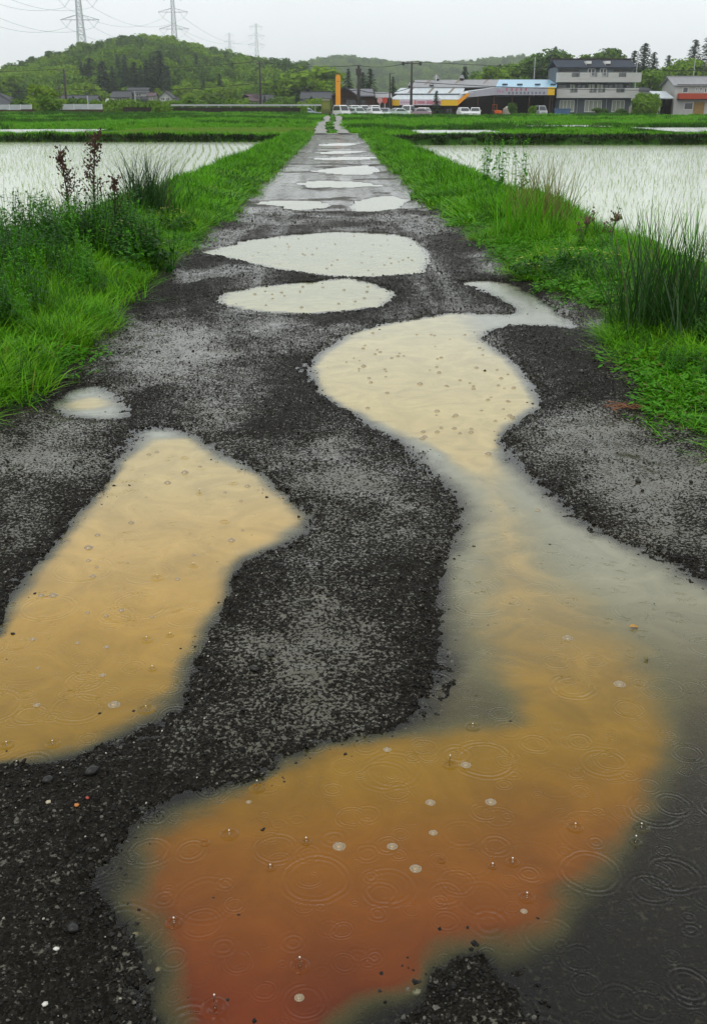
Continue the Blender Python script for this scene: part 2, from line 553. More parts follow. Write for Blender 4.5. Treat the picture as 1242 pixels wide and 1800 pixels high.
# ---- road material: wet grit with a thin muddy film lying in its hollows
def road_material():
    m, nt, out = newmat("wet_grit_road")
    tcn = nd(nt, 'ShaderNodeTexCoord')
    P = tcn.outputs['Object']
    film = nd(nt, 'ShaderNodeAttribute', dict(attribute_name='film'))
    grain = nd(nt, 'ShaderNodeTexVoronoi', dict(voronoi_dimensions='3D'), Vector=P, Scale=150.0)
    grain2 = nd(nt, 'ShaderNodeTexNoise', i0=P, Scale=85.0, Detail=4.0, Roughness=0.66)
    patch = nd(nt, 'ShaderNodeTexNoise', i0=P, Scale=9.0, Detail=4.0, Roughness=0.6)
    # where film water fills the hollows between grains
    a = nd(nt, 'ShaderNodeMath', dict(operation='MULTIPLY_ADD'), i0=film.outputs['Fac'], i1=0.27, i2=0.26)
    b = nd(nt, 'ShaderNodeMath', dict(operation='MULTIPLY_ADD'), i0=patch.outputs[0], i1=0.24, i2=a.outputs[0])
    c = nd(nt, 'ShaderNodeMath', dict(operation='SUBTRACT'), i0=b.outputs[0], i1=grain2.outputs[0])
    cov = nd(nt, 'ShaderNodeMapRange', Value=c.outputs[0], i1=-0.03, i2=0.03, i3=0.0, i4=1.0)
    # colours
    col = nd(nt, 'ShaderNodeValToRGB', Fac=grain.outputs['Color'])
    cr = col.color_ramp
    cr.elements[0].color = (0.007, 0.0062, 0.005, 1); cr.elements[1].color = (0.03, 0.027, 0.022, 1)
    e = cr.elements.new(0.55); e.color = (0.014, 0.012, 0.009, 1)
    e = cr.elements.new(0.965); e.color = (0.03, 0.027, 0.022, 1)
    e = cr.elements.new(0.985); e.color = (0.16, 0.15, 0.13, 1)
    far = nd(nt, 'ShaderNodeSeparateXYZ', i0=P)
    fy = nd(nt, 'ShaderNodeMapRange', Value=far.outputs[1], i1=11.0, i2=17.0, i3=0.0, i4=1.0)
    mudn = nd(nt, 'ShaderNodeTexNoise', i0=P, Scale=2.6, Detail=5.0, Roughness=0.65)
    mud = nd(nt, 'ShaderNodeMix', dict(data_type='RGBA'), i0=mudn.outputs[0], i6=(0.035, 0.031, 0.019, 1), i7=(0.13, 0.118, 0.08, 1))
    hard = nd(nt, 'ShaderNodeMix', dict(data_type='RGBA'), i0=mudn.outputs[0], i6=(0.035, 0.032, 0.026, 1), i7=(0.10, 0.092, 0.08, 1))
    base = nd(nt, 'ShaderNodeMix', dict(data_type='RGBA'), i0=fy.outputs[0], i6=col.outputs[0], i7=hard.outputs[2])
    bc = nd(nt, 'ShaderNodeMix', dict(data_type='RGBA'), i0=cov.outputs[0], i6=base.outputs[2], i7=mud.outputs[2])
    rg = nd(nt, 'ShaderNodeMapRange', Value=cov.outputs[0], i1=0.0, i2=1.0, i3=0.6, i4=0.11)
    hgt = nd(nt, 'ShaderNodeMath', dict(operation='MULTIPLY_ADD'), i0=grain.outputs['Distance'], i1=-0.5, i2=grain2.outputs[0])
    inv = nd(nt, 'ShaderNodeMath', dict(operation='SUBTRACT'), i0=1.0, i1=cov.outputs[0])
    hh = nd(nt, 'ShaderNodeMath', dict(operation='MULTIPLY'), i0=hgt.outputs[0], i1=inv.outputs[0])
    bp = nd(nt, 'ShaderNodeBump', Height=hh.outputs[0], Strength=0.9, Distance=0.008)
    p = nd(nt, 'ShaderNodeBsdfPrincipled', Base_Color=bc.outputs[2], Roughness=rg.outputs[0], Normal=bp.outputs[0])
    spc = nd(nt, 'ShaderNodeMapRange', Value=cov.outputs[0], i1=0.0, i2=1.0, i3=0.05, i4=0.5)
    nt.links.new(spc.outputs[0], p.inputs['Specular IOR Level'])
    nt.links.new(p.outputs[0], out.inputs[0])
    return m


M_ROAD = road_material()
yr = grid_rows(0.95, 67.0, 0.0072)
xr_ = np.concatenate([np.linspace(-2.35, 2.55, 470)])
XX, YY = np.meshgrid(xr_, yr)
L = lane(XX.ravel(), YY.ravel())
V = np.stack([XX.ravel(), YY.ravel(), L['h']], -1)
road = obj("road", mesh_np("road", V, grid_faces(len(yr), len(xr_)), [M_ROAD], True, dict(film=L['film'])))
tag(road, "straight dark gravel farm lane with wet patches and wheel tracks", None, None, 'structure')


# ---- water of the puddles
def water_material(name, clear_tint, ripple=1.0, rough=0.03):
    m, nt, out = newmat(name)
    tcn = nd(nt, 'ShaderNodeTexCoord')
    P = tcn.outputs['Object']
    wob = nd(nt, 'ShaderNodeTexNoise', i0=P, Scale=16.0, Detail=2.0)
    wob2 = nd(nt, 'ShaderNodeVectorMath', dict(operation='MULTIPLY_ADD'), i0=wob.outputs['Color'], i1=(0.014, 0.014, 0.0), i2=P)
    hs = None
    for sc_, lam, amp, off in ((3.6, 0.016, 1.0, 0.0), (5.0, 0.014, 0.9, 5.2), (7.5, 0.012, 0.8, 3.7), (9.5, 0.010, 0.7, 11.3), (14.0, 0.008, 0.55, 8.1)):
        mp = nd(nt, 'ShaderNodeMapping', i0=wob2.outputs[0], Location=(off, off * 1.7, 0))
        vo = nd(nt, 'ShaderNodeTexVoronoi', dict(voronoi_dimensions='2D'), Vector=mp, Scale=sc_, Randomness=0.9)
        cs = nd(nt, 'ShaderNodeSeparateColor', i0=vo.outputs['Color'])
        rad = nd(nt, 'ShaderNodeMath', dict(operation='MULTIPLY_ADD'), i0=cs.outputs[0], i1=0.30, i2=0.06)
        dr = nd(nt, 'ShaderNodeMath', dict(operation='SUBTRACT'), i0=vo.outputs['Distance'], i1=rad.outputs[0])
        k = 2 * math.pi / (sc_ * lam)
        ph = nd(nt, 'ShaderNodeMath', dict(operation='MULTIPLY'), i0=dr.outputs[0], i1=k)
        co = nd(nt, 'ShaderNodeMath', dict(operation='COSINE'), i0=ph.outputs[0])
        w = sc_ * lam * 1.15
        q = nd(nt, 'ShaderNodeMath', dict(operation='MULTIPLY'), i0=dr.outputs[0], i1=1.0 / w)
        q2 = nd(nt, 'ShaderNodeMath', dict(operation='MULTIPLY'), i0=q.outputs[0], i1=q.outputs[0])
        q3 = nd(nt, 'ShaderNodeMath', dict(operation='MULTIPLY'), i0=q2.outputs[0], i1=-1.0)
        ex = nd(nt, 'ShaderNodeMath', dict(operation='EXPONENT'), i0=q3.outputs[0])
        # not every cell holds a drop; old rings are fainter
        al = nd(nt, 'ShaderNodeMapRange', Value=cs.outputs[1], i1=0.25, i2=1.15, i3=0.0, i4=amp)
        h1 = nd(nt, 'ShaderNodeMath', dict(operation='MULTIPLY'), i0=co.outputs[0], i1=ex.outputs[0])
        h2 = nd(nt, 'ShaderNodeMath', dict(operation='MULTIPLY'), i0=h1.outputs[0], i1=al.outputs[0])
        hs = h2 if hs is None else nd(nt, 'ShaderNodeMath', dict(operation='ADD'), i0=hs.outputs[0], i1=h2.outputs[0])
    wn = nd(nt, 'ShaderNodeTexNoise', i0=P, Scale=38.0, Detail=2.0, Roughness=0.5)
    wv = nd(nt, 'ShaderNodeMath', dict(operation='MULTIPLY_ADD'), i0=wn.outputs[0], i1=0.9, i2=hs.outputs[0])
    yy_ = nd(nt, 'ShaderNodeSeparateXYZ', i0=P)
    ya = nd(nt, 'ShaderNodeMapRange', Value=yy_.outputs[1], i1=2.2, i2=6.5, i3=1.0, i4=0.10)
    wv = nd(nt, 'ShaderNodeMath', dict(operation='MULTIPLY'), i0=wv.outputs[0], i1=ya.outputs[0])
    bp = nd(nt, 'ShaderNodeBump', Height=wv.outputs[0], Strength=1.0, Distance=0.0009 * ripple)
    t = nd(nt, 'ShaderNodeAttribute', dict(attribute_name='turb'))
    mudc = nd(nt, 'ShaderNodeAttribute', dict(attribute_name='mud'))
    cn_ = nd(nt, 'ShaderNodeTexNoise', i0=P, Scale=4.0, Detail=7.0, Roughness=0.62, Distortion=1.4)
    tj = nd(nt, 'ShaderNodeMath', dict(operation='MULTIPLY_ADD'), i0=cn_.outputs[0], i1=0.5, i2=-0.25)
    t1 = nd(nt, 'ShaderNodeMath', dict(operation='MULTIPLY'), i0=t.outputs['Fac'], i1=1.0)
    inv = nd(nt, 'ShaderNodeMath', dict(operation='SUBTRACT'), i0=1.0, i1=t.outputs['Fac'])
    t2 = nd(nt, 'ShaderNodeMath', dict(operation='MULTIPLY'), i0=t1.outputs[0], i1=inv.outputs[0])
    t3 = nd(nt, 'ShaderNodeMath', dict(operation='MULTIPLY'), i0=t2.outputs[0], i1=tj.outputs[0])
    t4 = nd(nt, 'ShaderNodeMath', dict(operation='MULTIPLY_ADD', use_clamp=True), i0=t3.outputs[0], i1=4.0, i2=t.outputs['Fac'])
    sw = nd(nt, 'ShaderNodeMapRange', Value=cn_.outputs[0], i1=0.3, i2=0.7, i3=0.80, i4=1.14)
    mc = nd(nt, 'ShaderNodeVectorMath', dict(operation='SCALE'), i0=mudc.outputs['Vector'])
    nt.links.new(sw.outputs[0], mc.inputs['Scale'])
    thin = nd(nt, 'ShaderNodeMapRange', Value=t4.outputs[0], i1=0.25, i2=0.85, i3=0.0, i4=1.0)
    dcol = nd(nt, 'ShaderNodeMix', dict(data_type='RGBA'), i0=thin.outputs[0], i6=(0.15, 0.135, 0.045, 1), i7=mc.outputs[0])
    far = nd(nt, 'ShaderNodeSeparateXYZ', i0=P)
    df = nd(nt, 'ShaderNodeBsdfDiffuse', Color=dcol.outputs[2])
    tp = nd(nt, 'ShaderNodeBsdfTransparent', Color=(*clear_tint, 1))
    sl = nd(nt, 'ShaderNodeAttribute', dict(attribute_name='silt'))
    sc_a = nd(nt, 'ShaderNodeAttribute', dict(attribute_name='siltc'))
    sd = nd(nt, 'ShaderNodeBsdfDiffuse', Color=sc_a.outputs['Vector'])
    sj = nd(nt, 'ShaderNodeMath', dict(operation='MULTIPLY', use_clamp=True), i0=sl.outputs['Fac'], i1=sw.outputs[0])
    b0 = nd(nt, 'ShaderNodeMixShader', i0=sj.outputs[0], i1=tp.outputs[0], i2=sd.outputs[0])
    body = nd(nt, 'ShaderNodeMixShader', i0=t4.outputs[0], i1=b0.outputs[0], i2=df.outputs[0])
    fr = nd(nt, 'ShaderNodeFresnel', IOR=1.333, Normal=bp.outputs[0])
    rr_ = nd(nt, 'ShaderNodeMapRange', Value=yy_.outputs[1], i1=3.0, i2=12.0, i3=rough, i4=0.22)
    gl = nd(nt, 'ShaderNodeBsdfAnisotropic', Color=(1, 1, 1, 1), Roughness=rr_.outputs[0], Normal=bp.outputs[0])
    fin = nd(nt, 'ShaderNodeMixShader', i0=fr.outputs[0], i1=body.outputs[0], i2=gl.outputs[0])
    nt.links.new(fin.outputs[0], out.inputs[0])
    return m


M_WATER = water_material("puddle_water", (0.80, 0.80, 0.70))


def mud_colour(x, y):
    """colour of the muddy water by distance: dark red brown near, paler and creamier farther on"""
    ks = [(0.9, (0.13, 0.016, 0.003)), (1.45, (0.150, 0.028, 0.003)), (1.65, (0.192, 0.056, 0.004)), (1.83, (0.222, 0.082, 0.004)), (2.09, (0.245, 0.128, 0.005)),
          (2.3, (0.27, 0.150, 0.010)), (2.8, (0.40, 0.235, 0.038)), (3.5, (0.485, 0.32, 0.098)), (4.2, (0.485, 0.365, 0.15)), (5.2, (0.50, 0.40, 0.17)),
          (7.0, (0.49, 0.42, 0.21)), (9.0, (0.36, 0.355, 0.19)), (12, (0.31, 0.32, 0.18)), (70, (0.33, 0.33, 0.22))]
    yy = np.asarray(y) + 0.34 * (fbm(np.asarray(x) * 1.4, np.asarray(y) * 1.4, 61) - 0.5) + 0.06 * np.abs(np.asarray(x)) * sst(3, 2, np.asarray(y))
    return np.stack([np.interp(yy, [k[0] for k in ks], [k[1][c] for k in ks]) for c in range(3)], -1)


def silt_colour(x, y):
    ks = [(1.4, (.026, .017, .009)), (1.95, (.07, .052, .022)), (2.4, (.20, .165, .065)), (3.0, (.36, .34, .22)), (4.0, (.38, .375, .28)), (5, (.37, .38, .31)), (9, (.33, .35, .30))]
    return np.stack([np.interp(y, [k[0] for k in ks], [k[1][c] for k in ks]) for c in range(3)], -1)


A2 = np.array(W_ORANGE + W_BIG)
SHARED = (A2[:, 1].min(), A2[:, 1].max(), A2[:, 0].min(), A2[:, 0].max())
for P_, lab in PUDDLES:
    A = np.array(P_)
    y0, y1 = max(A[:, 1].min() - 0.12, 0.97), A[:, 1].max() * 1.01 + 0.12
    x0, x1 = A[:, 0].min() - 0.12, A[:, 0].max() + 0.12
    joined = P_ is W_ORANGE or P_ is W_BIG              # these two waters run together: one grid, parted along a row
    if joined:
        y0, y1, x0, x1 = 0.97, SHARED[1] + .15, max(SHARED[2], -1.2) - .12, min(SHARED[3], 2.4) + .12
    d = 0.02 if joined else max(0.012, 0.009 * (y0 + y1) / 2)
    gy = grid_rows(y0, y1, 0.009); gx = np.linspace(x0, x1, max(12, int((x1 - x0) / d)))
    X, Y = np.meshgrid(gx, gy)
    own = np.maximum(sdf(W_ORANGE, X.ravel(), Y.ravel()), sdf(W_BIG, X.ravel(), Y.ravel())) if joined else sdf(P_, X.ravel(), Y.ravel())
    Lw = lane(X.ravel(), Y.ravel(), False)
    keep = (own > -0.10).reshape(X.shape)
    # where two waters meet the sheets stop at the shared line
    fm = keep[:-1, :-1] & keep[1:, 1:] & keep[:-1, 1:] & keep[1:, :-1]
    js = int(np.searchsorted(gy, G(900, 1282)[1]))
    if P_ is W_ORANGE: fm[js:] = False
    if P_ is W_BIG: fm[:js] = False
    fcs = grid_faces(len(gy), len(gx), fm)
    used = np.unique(fcs); mp_ = -np.ones(X.size, int); mp_[used] = np.arange(len(used))
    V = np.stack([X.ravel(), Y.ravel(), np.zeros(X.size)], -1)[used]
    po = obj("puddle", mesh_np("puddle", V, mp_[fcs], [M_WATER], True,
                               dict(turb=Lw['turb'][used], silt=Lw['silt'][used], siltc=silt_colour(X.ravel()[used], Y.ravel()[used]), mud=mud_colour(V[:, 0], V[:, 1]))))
    tag(po, lab, "puddle", "rain puddles on the lane")

# ---- gravel
def stone_mesh(seed, flat=0.7):
    import bmesh
    r = random.Random(seed)
    bm = bmesh.new()
    bmesh.ops.create_icosphere(bm, subdivisions=1, radius=0.5)
    ax = [r.uniform(0.75, 1.25), r.uniform(0.75, 1.25), flat * r.uniform(0.8, 1.2)]
    for v in bm.verts:
        k = 1 + r.uniform(-0.22, 0.22)
        v.co = Vector((v.co.x * ax[0] * k, v.co.y * ax[1] * k, v.co.z * ax[2] * k))
    me = bpy.data.meshes.new("stone"); bm.to_mesh(me); bm.free()
    return me


def stone_mat(name, lo, hi, rough=0.28, spec=0.5):
    m, nt, out = newmat(name)
    oi = nd(nt, 'ShaderNodeObjectInfo')
    t = nd(nt, 'ShaderNodeTexCoord')
    n = nd(nt, 'ShaderNodeTexNoise', i0=t.outputs['Object'], Scale=4.0, Detail=4.0)
    mc = nd(nt, 'ShaderNodeMix', dict(data_type='RGBA'), i0=oi.outputs['Random'], i6=(*lo, 1), i7=(*hi, 1))
    s = nd(nt, 'ShaderNodeMapRange', Value=n.outputs[0], i1=0.3, i2=0.7, i3=0.7, i4=1.25)
    c = nd(nt, 'ShaderNodeVectorMath', dict(operation='SCALE'), i0=mc.outputs[2])
    nt.links.new(s.outputs[0], c.inputs['Scale'])
    p = nd(nt, 'ShaderNodeBsdfPrincipled', Base_Color=c.outputs[0], Roughness=rough)
    p.inputs['Specular IOR Level'].default_value = spec
    nt.links.new(p.outputs[0], out.inputs[0])
    return m


M_ST = stone_mat("dark_wet_stone", (0.005, 0.005, 0.0045), (0.022, 0.019, 0.015), 0.4, 0.16)
M_ST2 = stone_mat("grey_stone", (0.04, 0.037, 0.03), (0.13, 0.12, 0.095), 0.35, 0.4)
M_ST3 = stone_mat("pale_stone", (0.30, 0.28, 0.22), (0.55, 0.52, 0.44), 0.35)
sm = []
for i in range(8):
    me = stone_mesh(100 + i, 0.6); me.materials.append(M_ST if i < 6 else M_ST2 if i < 7 else M_ST3); sm.append(me)
c_st = variants("gravel_stone", sm)
NG = 270000
yy = 1.0 * np.exp(rng.uniform(0, 1, NG) ** 0.92 * math.log(17.0 / 1.0))
xx = rng.uniform(-2.0, 2.2, NG)
fr_ = 0.40 * (0.55 + 0.93 * yy) + 0.1
k = (xx > -fr_) & (xx < fr_ + 0.05) & (xx > edge_left(yy) - 0.1) & (xx < edge_right(yy) + 0.15)
xx, yy = xx[k], yy[k]
Lg = lane(xx, yy)
prob = np.where(Lg['s'] > 0, 0.95 * np.exp(-np.maximum(Lg['s'], 0) / 0.055) + 0.035 * (Lg['turb'] < 0.3), 1.0 - 0.78 * sst(0.15, 0.8, Lg['film']))
prob *= 0.35 + 0.65 * sst(0.3, 0.65, fbm(xx * 3, yy * 3, 71))
k = rng.uniform(0, 1, len(xx)) < prob
xx, yy, hz, sg = xx[k], yy[k], Lg['h'][k], Lg['s'][k]
size = 0.0032 + 0.006 * rng.power(0.35, len(xx)) * (0.7 + 0.6 * fbm(xx * 2, yy * 2, 72)) + 0.009 * (rng.uniform(0, 1, len(xx)) > 0.97) * rng.uniform(.3, 1.2, len(xx)) + .006 * rng.uniform(0, 1, len(xx)) * np.exp(-(sg / .07) ** 2)
size = size * np.clip(0.75 + 0.06 * yy, 0.8, 1.7)
pick = rng.choice(8, len(xx), p=[.16, .16, .16, .16, .15, .15, .052, .008])
size = np.where(pick == 7, np.minimum(size, 0.006), size)
pts = np.stack([xx, yy, np.where(sg > 0, np.maximum(hz, -.004), hz) + size * 0.14], -1)
gv = scatter("gravel", pts, rots(len(xx), 0.4), np.repeat(size[:, None], 3, 1), pick, c_st)
tag(gv, "loose dark wet grit and small stones strewn over the lane", None, None, 'stuff')
print("gravel", len(xx))

# ---- single stones one can point at
def stone_thing(px, py, dia, mat, label, name="pebble", cat="pebble", flat=0.6, seed=None):
    x, y = G(px, py)
    h = max(float(lane(np.array([x]), np.array([y]))['h'][0]), -0.012)
    me = stone_mesh(seed or int(px * 7 + py), flat); me.materials.append(mat)
    me.polygons.foreach_set('use_smooth', np.ones(len(me.polygons), bool))
    o = obj(name, me, None, (x, y, h + dia * flat * 0.33))
    o.scale = (dia,) * 3; o.rotation_euler = (0, 0, random.uniform(0, 6))
    return tag(o, label, cat)


M_WHITE = pm("white_quartz", (0.72, 0.70, 0.62), 0.3, 0.15, 3)
M_CREAM = pm("cream_pebble", (0.55, 0.47, 0.33), 0.3, 0.2, 3)
M_ORST = pm("orange_pebble", (0.55, 0.20, 0.05), 0.3, 0.2, 3)
M_REDST = pm("red_pebble", (0.40, 0.06, 0.04), 0.3, 0.2, 3)
M_BLK = pm("black_stone", (0.018, 0.017, 0.015), 0.4, 0.3, 3)
stone_thing(237, 1638, 0.018, M_CREAM, "round cream pebble lying in brown shallows at the orange puddle's rim")
stone_thing(87, 1424, 0.014, M_CREAM, "cream pebble on dark gravel near an orange and a red pebble")
stone_thing(137, 1430, 0.013, M_ORST, "orange pebble on the dark gravel")
stone_thing(155, 1418, 0.010, M_REDST, "tiny dark red pebble just above the orange pebble")
stone_thing(101, 1680, 0.012, M_WHITE, "white oval pebble alone on the lowest dark gravel")
stone_thing(82, 1776, 0.012, M_WHITE, "white chip at the bottom edge of the dark gravel")
stone_thing(732, 1737, 0.016, M_WHITE, "white pebble on the gravel spit below the orange puddle")
stone_thing(277, 1697, 0.016, M_CREAM, "pale flat shell shaped stone beside the orange puddle's lower rim", flat=0.35)
stone_thing(263, 1686, 0.010, M_ORST, "small tan stone touching the pale flat one")
stone_thing(85, 1382, 0.030, M_BLK, "black lump of stone below the tan puddle's end")
stone_thing(163, 1370, 0.034, M_BLK, "larger black lump of stone at the bank under the tan puddle")
stone_thing(131, 1645, 0.030, M_BLK, "black stone standing alone in the lowest dark gravel")
stone_thing(966, 957, 0.030, M_BLK, "black stone standing in the clear channel of the big puddle")
stone_thing(853, 1271, 0.026, M_BLK, "wet black stone between two ripple rings above the orange puddle")
stone_thing(820, 1309, 0.020, M_BLK, "black stone breaking the orange puddle's upper surface")
stone_thing(1210, 1199, 0.030, M_BLK, "flat black stone in shallow grey water at the lane's right", flat=0.4)
stone_thing(1186, 1222, 0.022, M_BLK, "round black stone just below the flat one in grey water")
stone_thing(1166, 1121, 0.022, M_BLK, "black pebble in grey water up from the flat black stone")
stone_thing(1120, 853, 0.030, M_BLK, "dark stone on the wet silvery patch right of the channel")
stone_thing(474, 1161, 0.026, M_BLK, "black stone on the muddy wet strip between the two tracks")
stone_thing(447, 1186, 0.028, M_BLK, "black stone on the wet strip, lower of a close pair")
stone_thing(578, 1056, 0.022, M_BLK, "black stone higher on the gravel between the tan and cream puddles")
stone_thing(415, 1020, 0.030, M_BLK, "black stone on the corner of gravel jutting into the tan puddle")


# ---- fallen leaf and dry straw
def leaf_flat(name, px, py, L_, w, mat, label, cat, rz):
    x, y = G(px, py)
    h = max(float(lane(np.array([x]), np.array([y]))['h'][0]), 0.0) + 0.006
    vs = []; fs = []
    for i in range(7):
        t = i / 6; ww = w * math.sin(math.pi * min(t * 0.94 + 0.05, 1)) ** 0.8
        vs += [(L_ * (t - .5), -ww, 0.003 * math.sin(t * 5)), (L_ * (t - .5), 0, -0.002 + 0.003 * math.sin(t * 5)), (L_ * (t - .5), ww, 0.004 * math.sin(t * 4))]
    for i in range(6):
        fs += [[3 * i, 3 * i + 3, 3 * i + 4, 3 * i + 1], [3 * i + 1, 3 * i + 4, 3 * i + 5, 3 * i + 2]]
    me = bpy.data.meshes.new(name); me.from_pydata(vs, [], fs); me.materials.append(mat)
    o = obj(name, me, None, (x, y, h)); o.rotation_euler = (0, 0, rz)
    return tag(o, label, cat)


M_DEADLEAF = pm("dead_leaf", (0.50, 0.26, 0.05), 0.5, 0.3, 60)
leaf_flat("fallen_leaf", 1113, 1104, 0.030, 0.009, M_DEADLEAF, "small orange leaf afloat between ripple rings and black stones", "leaf", 0.2)
leaf_flat("fallen_leaf", 1135, 1160, 0.020, 0.006, pm("green_leaf", (0.16, 0.16, 0.03), 0.5, .2, 60), "tiny olive leaf on the grey shallows", "leaf", 1.0)
M_STRAW = pm("dry_straw", (0.20, 0.09, 0.04), 0.7, 0.35, 40)
for px, py, lab in ((1105, 731, "rusty brown clump of dead straw on the dark gravel at the right"),
                    (838, 428, "flattened strip of rusty dead straw at the lane's edge past the wide puddle"),
                    (922, 441, "little rusty tuft of dead straw on low green moss")):
    x, y = G(px, py)
    mb = MB()
    r = random.Random(px)
    for k_ in range(30):
        a = r.gauss(0, 0.7); l = r.uniform(.02, .07) * (1 + y * 0.05); cx, cy = x + r.gauss(0, .05) * (1 + y * .05), y + r.gauss(0, .03) * (1 + y * .05)
        h0 = 0.045 + r.uniform(0, .012)
        mb.tube([(cx - l * math.cos(a), cy - l * math.sin(a), h0), (cx, cy, h0 + r.uniform(0, .015)), (cx + l * math.cos(a), cy + l * math.sin(a), h0)], 0.0016 * (1 + y * .08), 3, cap=False)
    tag(mb.build("straw_clump", M_STRAW), lab, "straw")

# ---- raindrop bubbles and splashes on the water
def bubble_material():
    m, nt, out = newmat("bubble_film")
    tp = nd(nt, 'ShaderNodeBsdfTransparent', Color=(1, 1, 1, 1))
    df = nd(nt, 'ShaderNodeBsdfDiffuse', Color=(0.60, 0.46, 0.26, 1))
    m1 = nd(nt, 'ShaderNodeMixShader', i0=0.42, i1=tp.outputs[0], i2=df.outputs[0])
    gl = nd(nt, 'ShaderNodeBsdfAnisotropic', Color=(1, 1, 1, 1), Roughness=0.02)
    fr = nd(nt, 'ShaderNodeFresnel', IOR=1.7)
    m2 = nd(nt, 'ShaderNodeMixShader', i0=fr.outputs[0], i1=m1.outputs[0], i2=gl.outputs[0])
    nt.links.new(m2.outputs[0], out.inputs[0])
    return m


M_BUB = bubble_material()
bub = MB()
nseg, nr = 12, 5
vs = [(0, 0, 0.36)]
for j in range(1, nr + 1):
    ph = math.pi / 2 * j / nr
    for i in range(nseg):
        a = 2 * math.pi * i / nseg
        vs.append((0.5 * math.sin(ph) * math.cos(a), 0.5 * math.sin(ph) * math.sin(a), 0.36 * math.cos(ph)))
for i in range(nseg):   # meniscus
    a = 2 * math.pi * i / nseg
    vs.append((0.66 * math.cos(a), 0.66 * math.sin(a), -0.01))
fs = [[0, 1 + i, 1 + (i + 1) % nseg] for i in range(nseg)]
for j in range(nr):
    for i in range(nseg):
        fs.append([1 + j * nseg + i, 1 + (j + 1) * nseg + i, 1 + (j + 1) * nseg + (i + 1) % nseg, 1 + j * nseg + (i + 1) % nseg])
bub.add(vs, fs)
me_bub = bub.mesh("bubble", M_BUB, True)


def bubble(px, py, dia, label, group):
    x, y = G(px, py)
    o = obj("bubble", me_bub, None, (x, y, 0.0005)); o.scale = (dia,) * 3
    return tag(o, label, "bubble", group)


for px, py, s_ in ((596, 1488, .022), (689, 1488, .018), (730, 1527, .02), (756, 1411, .018), (862, 1410, .02), (761, 1464, .015), (818, 1345, .02),
                   (680, 1318, .016), (526, 1754, .014), (920, 1602, .011), (437, 1410, .01)):
    bubble(px, py, s_, "small clear rain bubble floating on the orange brown puddle", "bubbles on the orange puddle")
for px, py, s_ in ((295, 849, .026), (325, 831, .028), (156, 963, .028), (94, 1047, .024), (201, 1239, .026), (164, 1013, .018), (407, 950, .024),
                   (231, 919, .02), (435, 855, .022), (175, 873, .018), (172, 941, .018), (73, 1047, .018), (262, 799, .018), (276, 795, .018),
                   (493, 874, .018), (381, 812, .016), (420, 829, .016)):
    bubble(px, py, s_, "small clear rain bubble floating on the long tan puddle", "bubbles on the tan puddle")
for k_ in range(40):
    px, py = random.uniform(40, 510), random.uniform(790, 1290)
    x, y = G(px, py)
    if sdf(W_LEFT, np.array([x]), np.array([y]))[0] > 0.12:
        bubble(px, py, random.uniform(.008, .017), "small clear rain bubble floating on the long tan puddle", "bubbles on the tan puddle")
big = [(997, 1122, .024), (1088, 1203, .026), (858, 798, .028), (742, 771, .026), (827, 760, .024), (768, 723, .026), (738, 675, .03), (902, 682, .024),
       (900, 734, .026), (639, 644, .03), (771, 655, .026), (680, 691, .022), (857, 703, .022), (668, 619, .022), (775, 629, .024), (944, 897, .02)]
for k_ in range(70):
    big.append((random.uniform(600, 900), random.uniform(585, 770), random.uniform(.012, .026)))
for px, py, s_ in big:
    x, y = G(px, py)
    if sdf(W_BIG, np.array([x]), np.array([y]))[0] > 0.08:
        bubble(px, py, s_, "small clear rain bubble floating on the big cream puddle", "bubbles on the cream puddle")
for W_, lab, grp, n_, box in ((W_WIDE, "tiny rain bubble floating on the wide pale puddle", "bubbles on the wide puddle", 60, (400, 745, 412, 484)),
                              (W_OVAL, "tiny rain bubble floating on the flat oval puddle", "bubbles on the oval puddle", 34, (390, 695, 498, 550))):
    for k_ in range(n_):
        px, py = random.uniform(box[0], box[1]), random.uniform(box[2], box[3])
        x, y = G(px, py)
        if sdf(W_, np.array([x]), np.array([y]))[0] > 0.15:
            bubble(px, py, random.uniform(.016, .03), lab, grp)

M_DROP = water_material("splash_water", (0.9, 0.85, 0.7), 0.2)
def splash_material():
    m, nt, out = newmat("splash_film")
    tp = nd(nt, 'ShaderNodeBsdfTransparent', Color=(0.93, 0.9, 0.82, 1))
    gl = nd(nt, 'ShaderNodeBsdfAnisotropic', Color=(1, 1, 1, 1), Roughness=0.02)
    fr = nd(nt, 'ShaderNodeFresnel', IOR=1.4)
    fin = nd(nt, 'ShaderNodeMixShader', i0=fr.outputs[0], i1=tp.outputs[0], i2=gl.outputs[0])
    nt.links.new(fin.outputs[0], out.inputs[0])
    return m


M_RING = splash_material()
M_SPL = pm("muddy_splash_orange", (0.15, 0.05, 0.008), 0.06, 0.2, 40, 0.5)
M_SPL2 = pm("muddy_splash_tan", (0.28, 0.17, 0.05), 0.06, 0.2, 40, 0.5)
M_DRP = pm("clear_drop", (0.85, 0.82, 0.72), 0.04, 0.05, 10, 0.8)


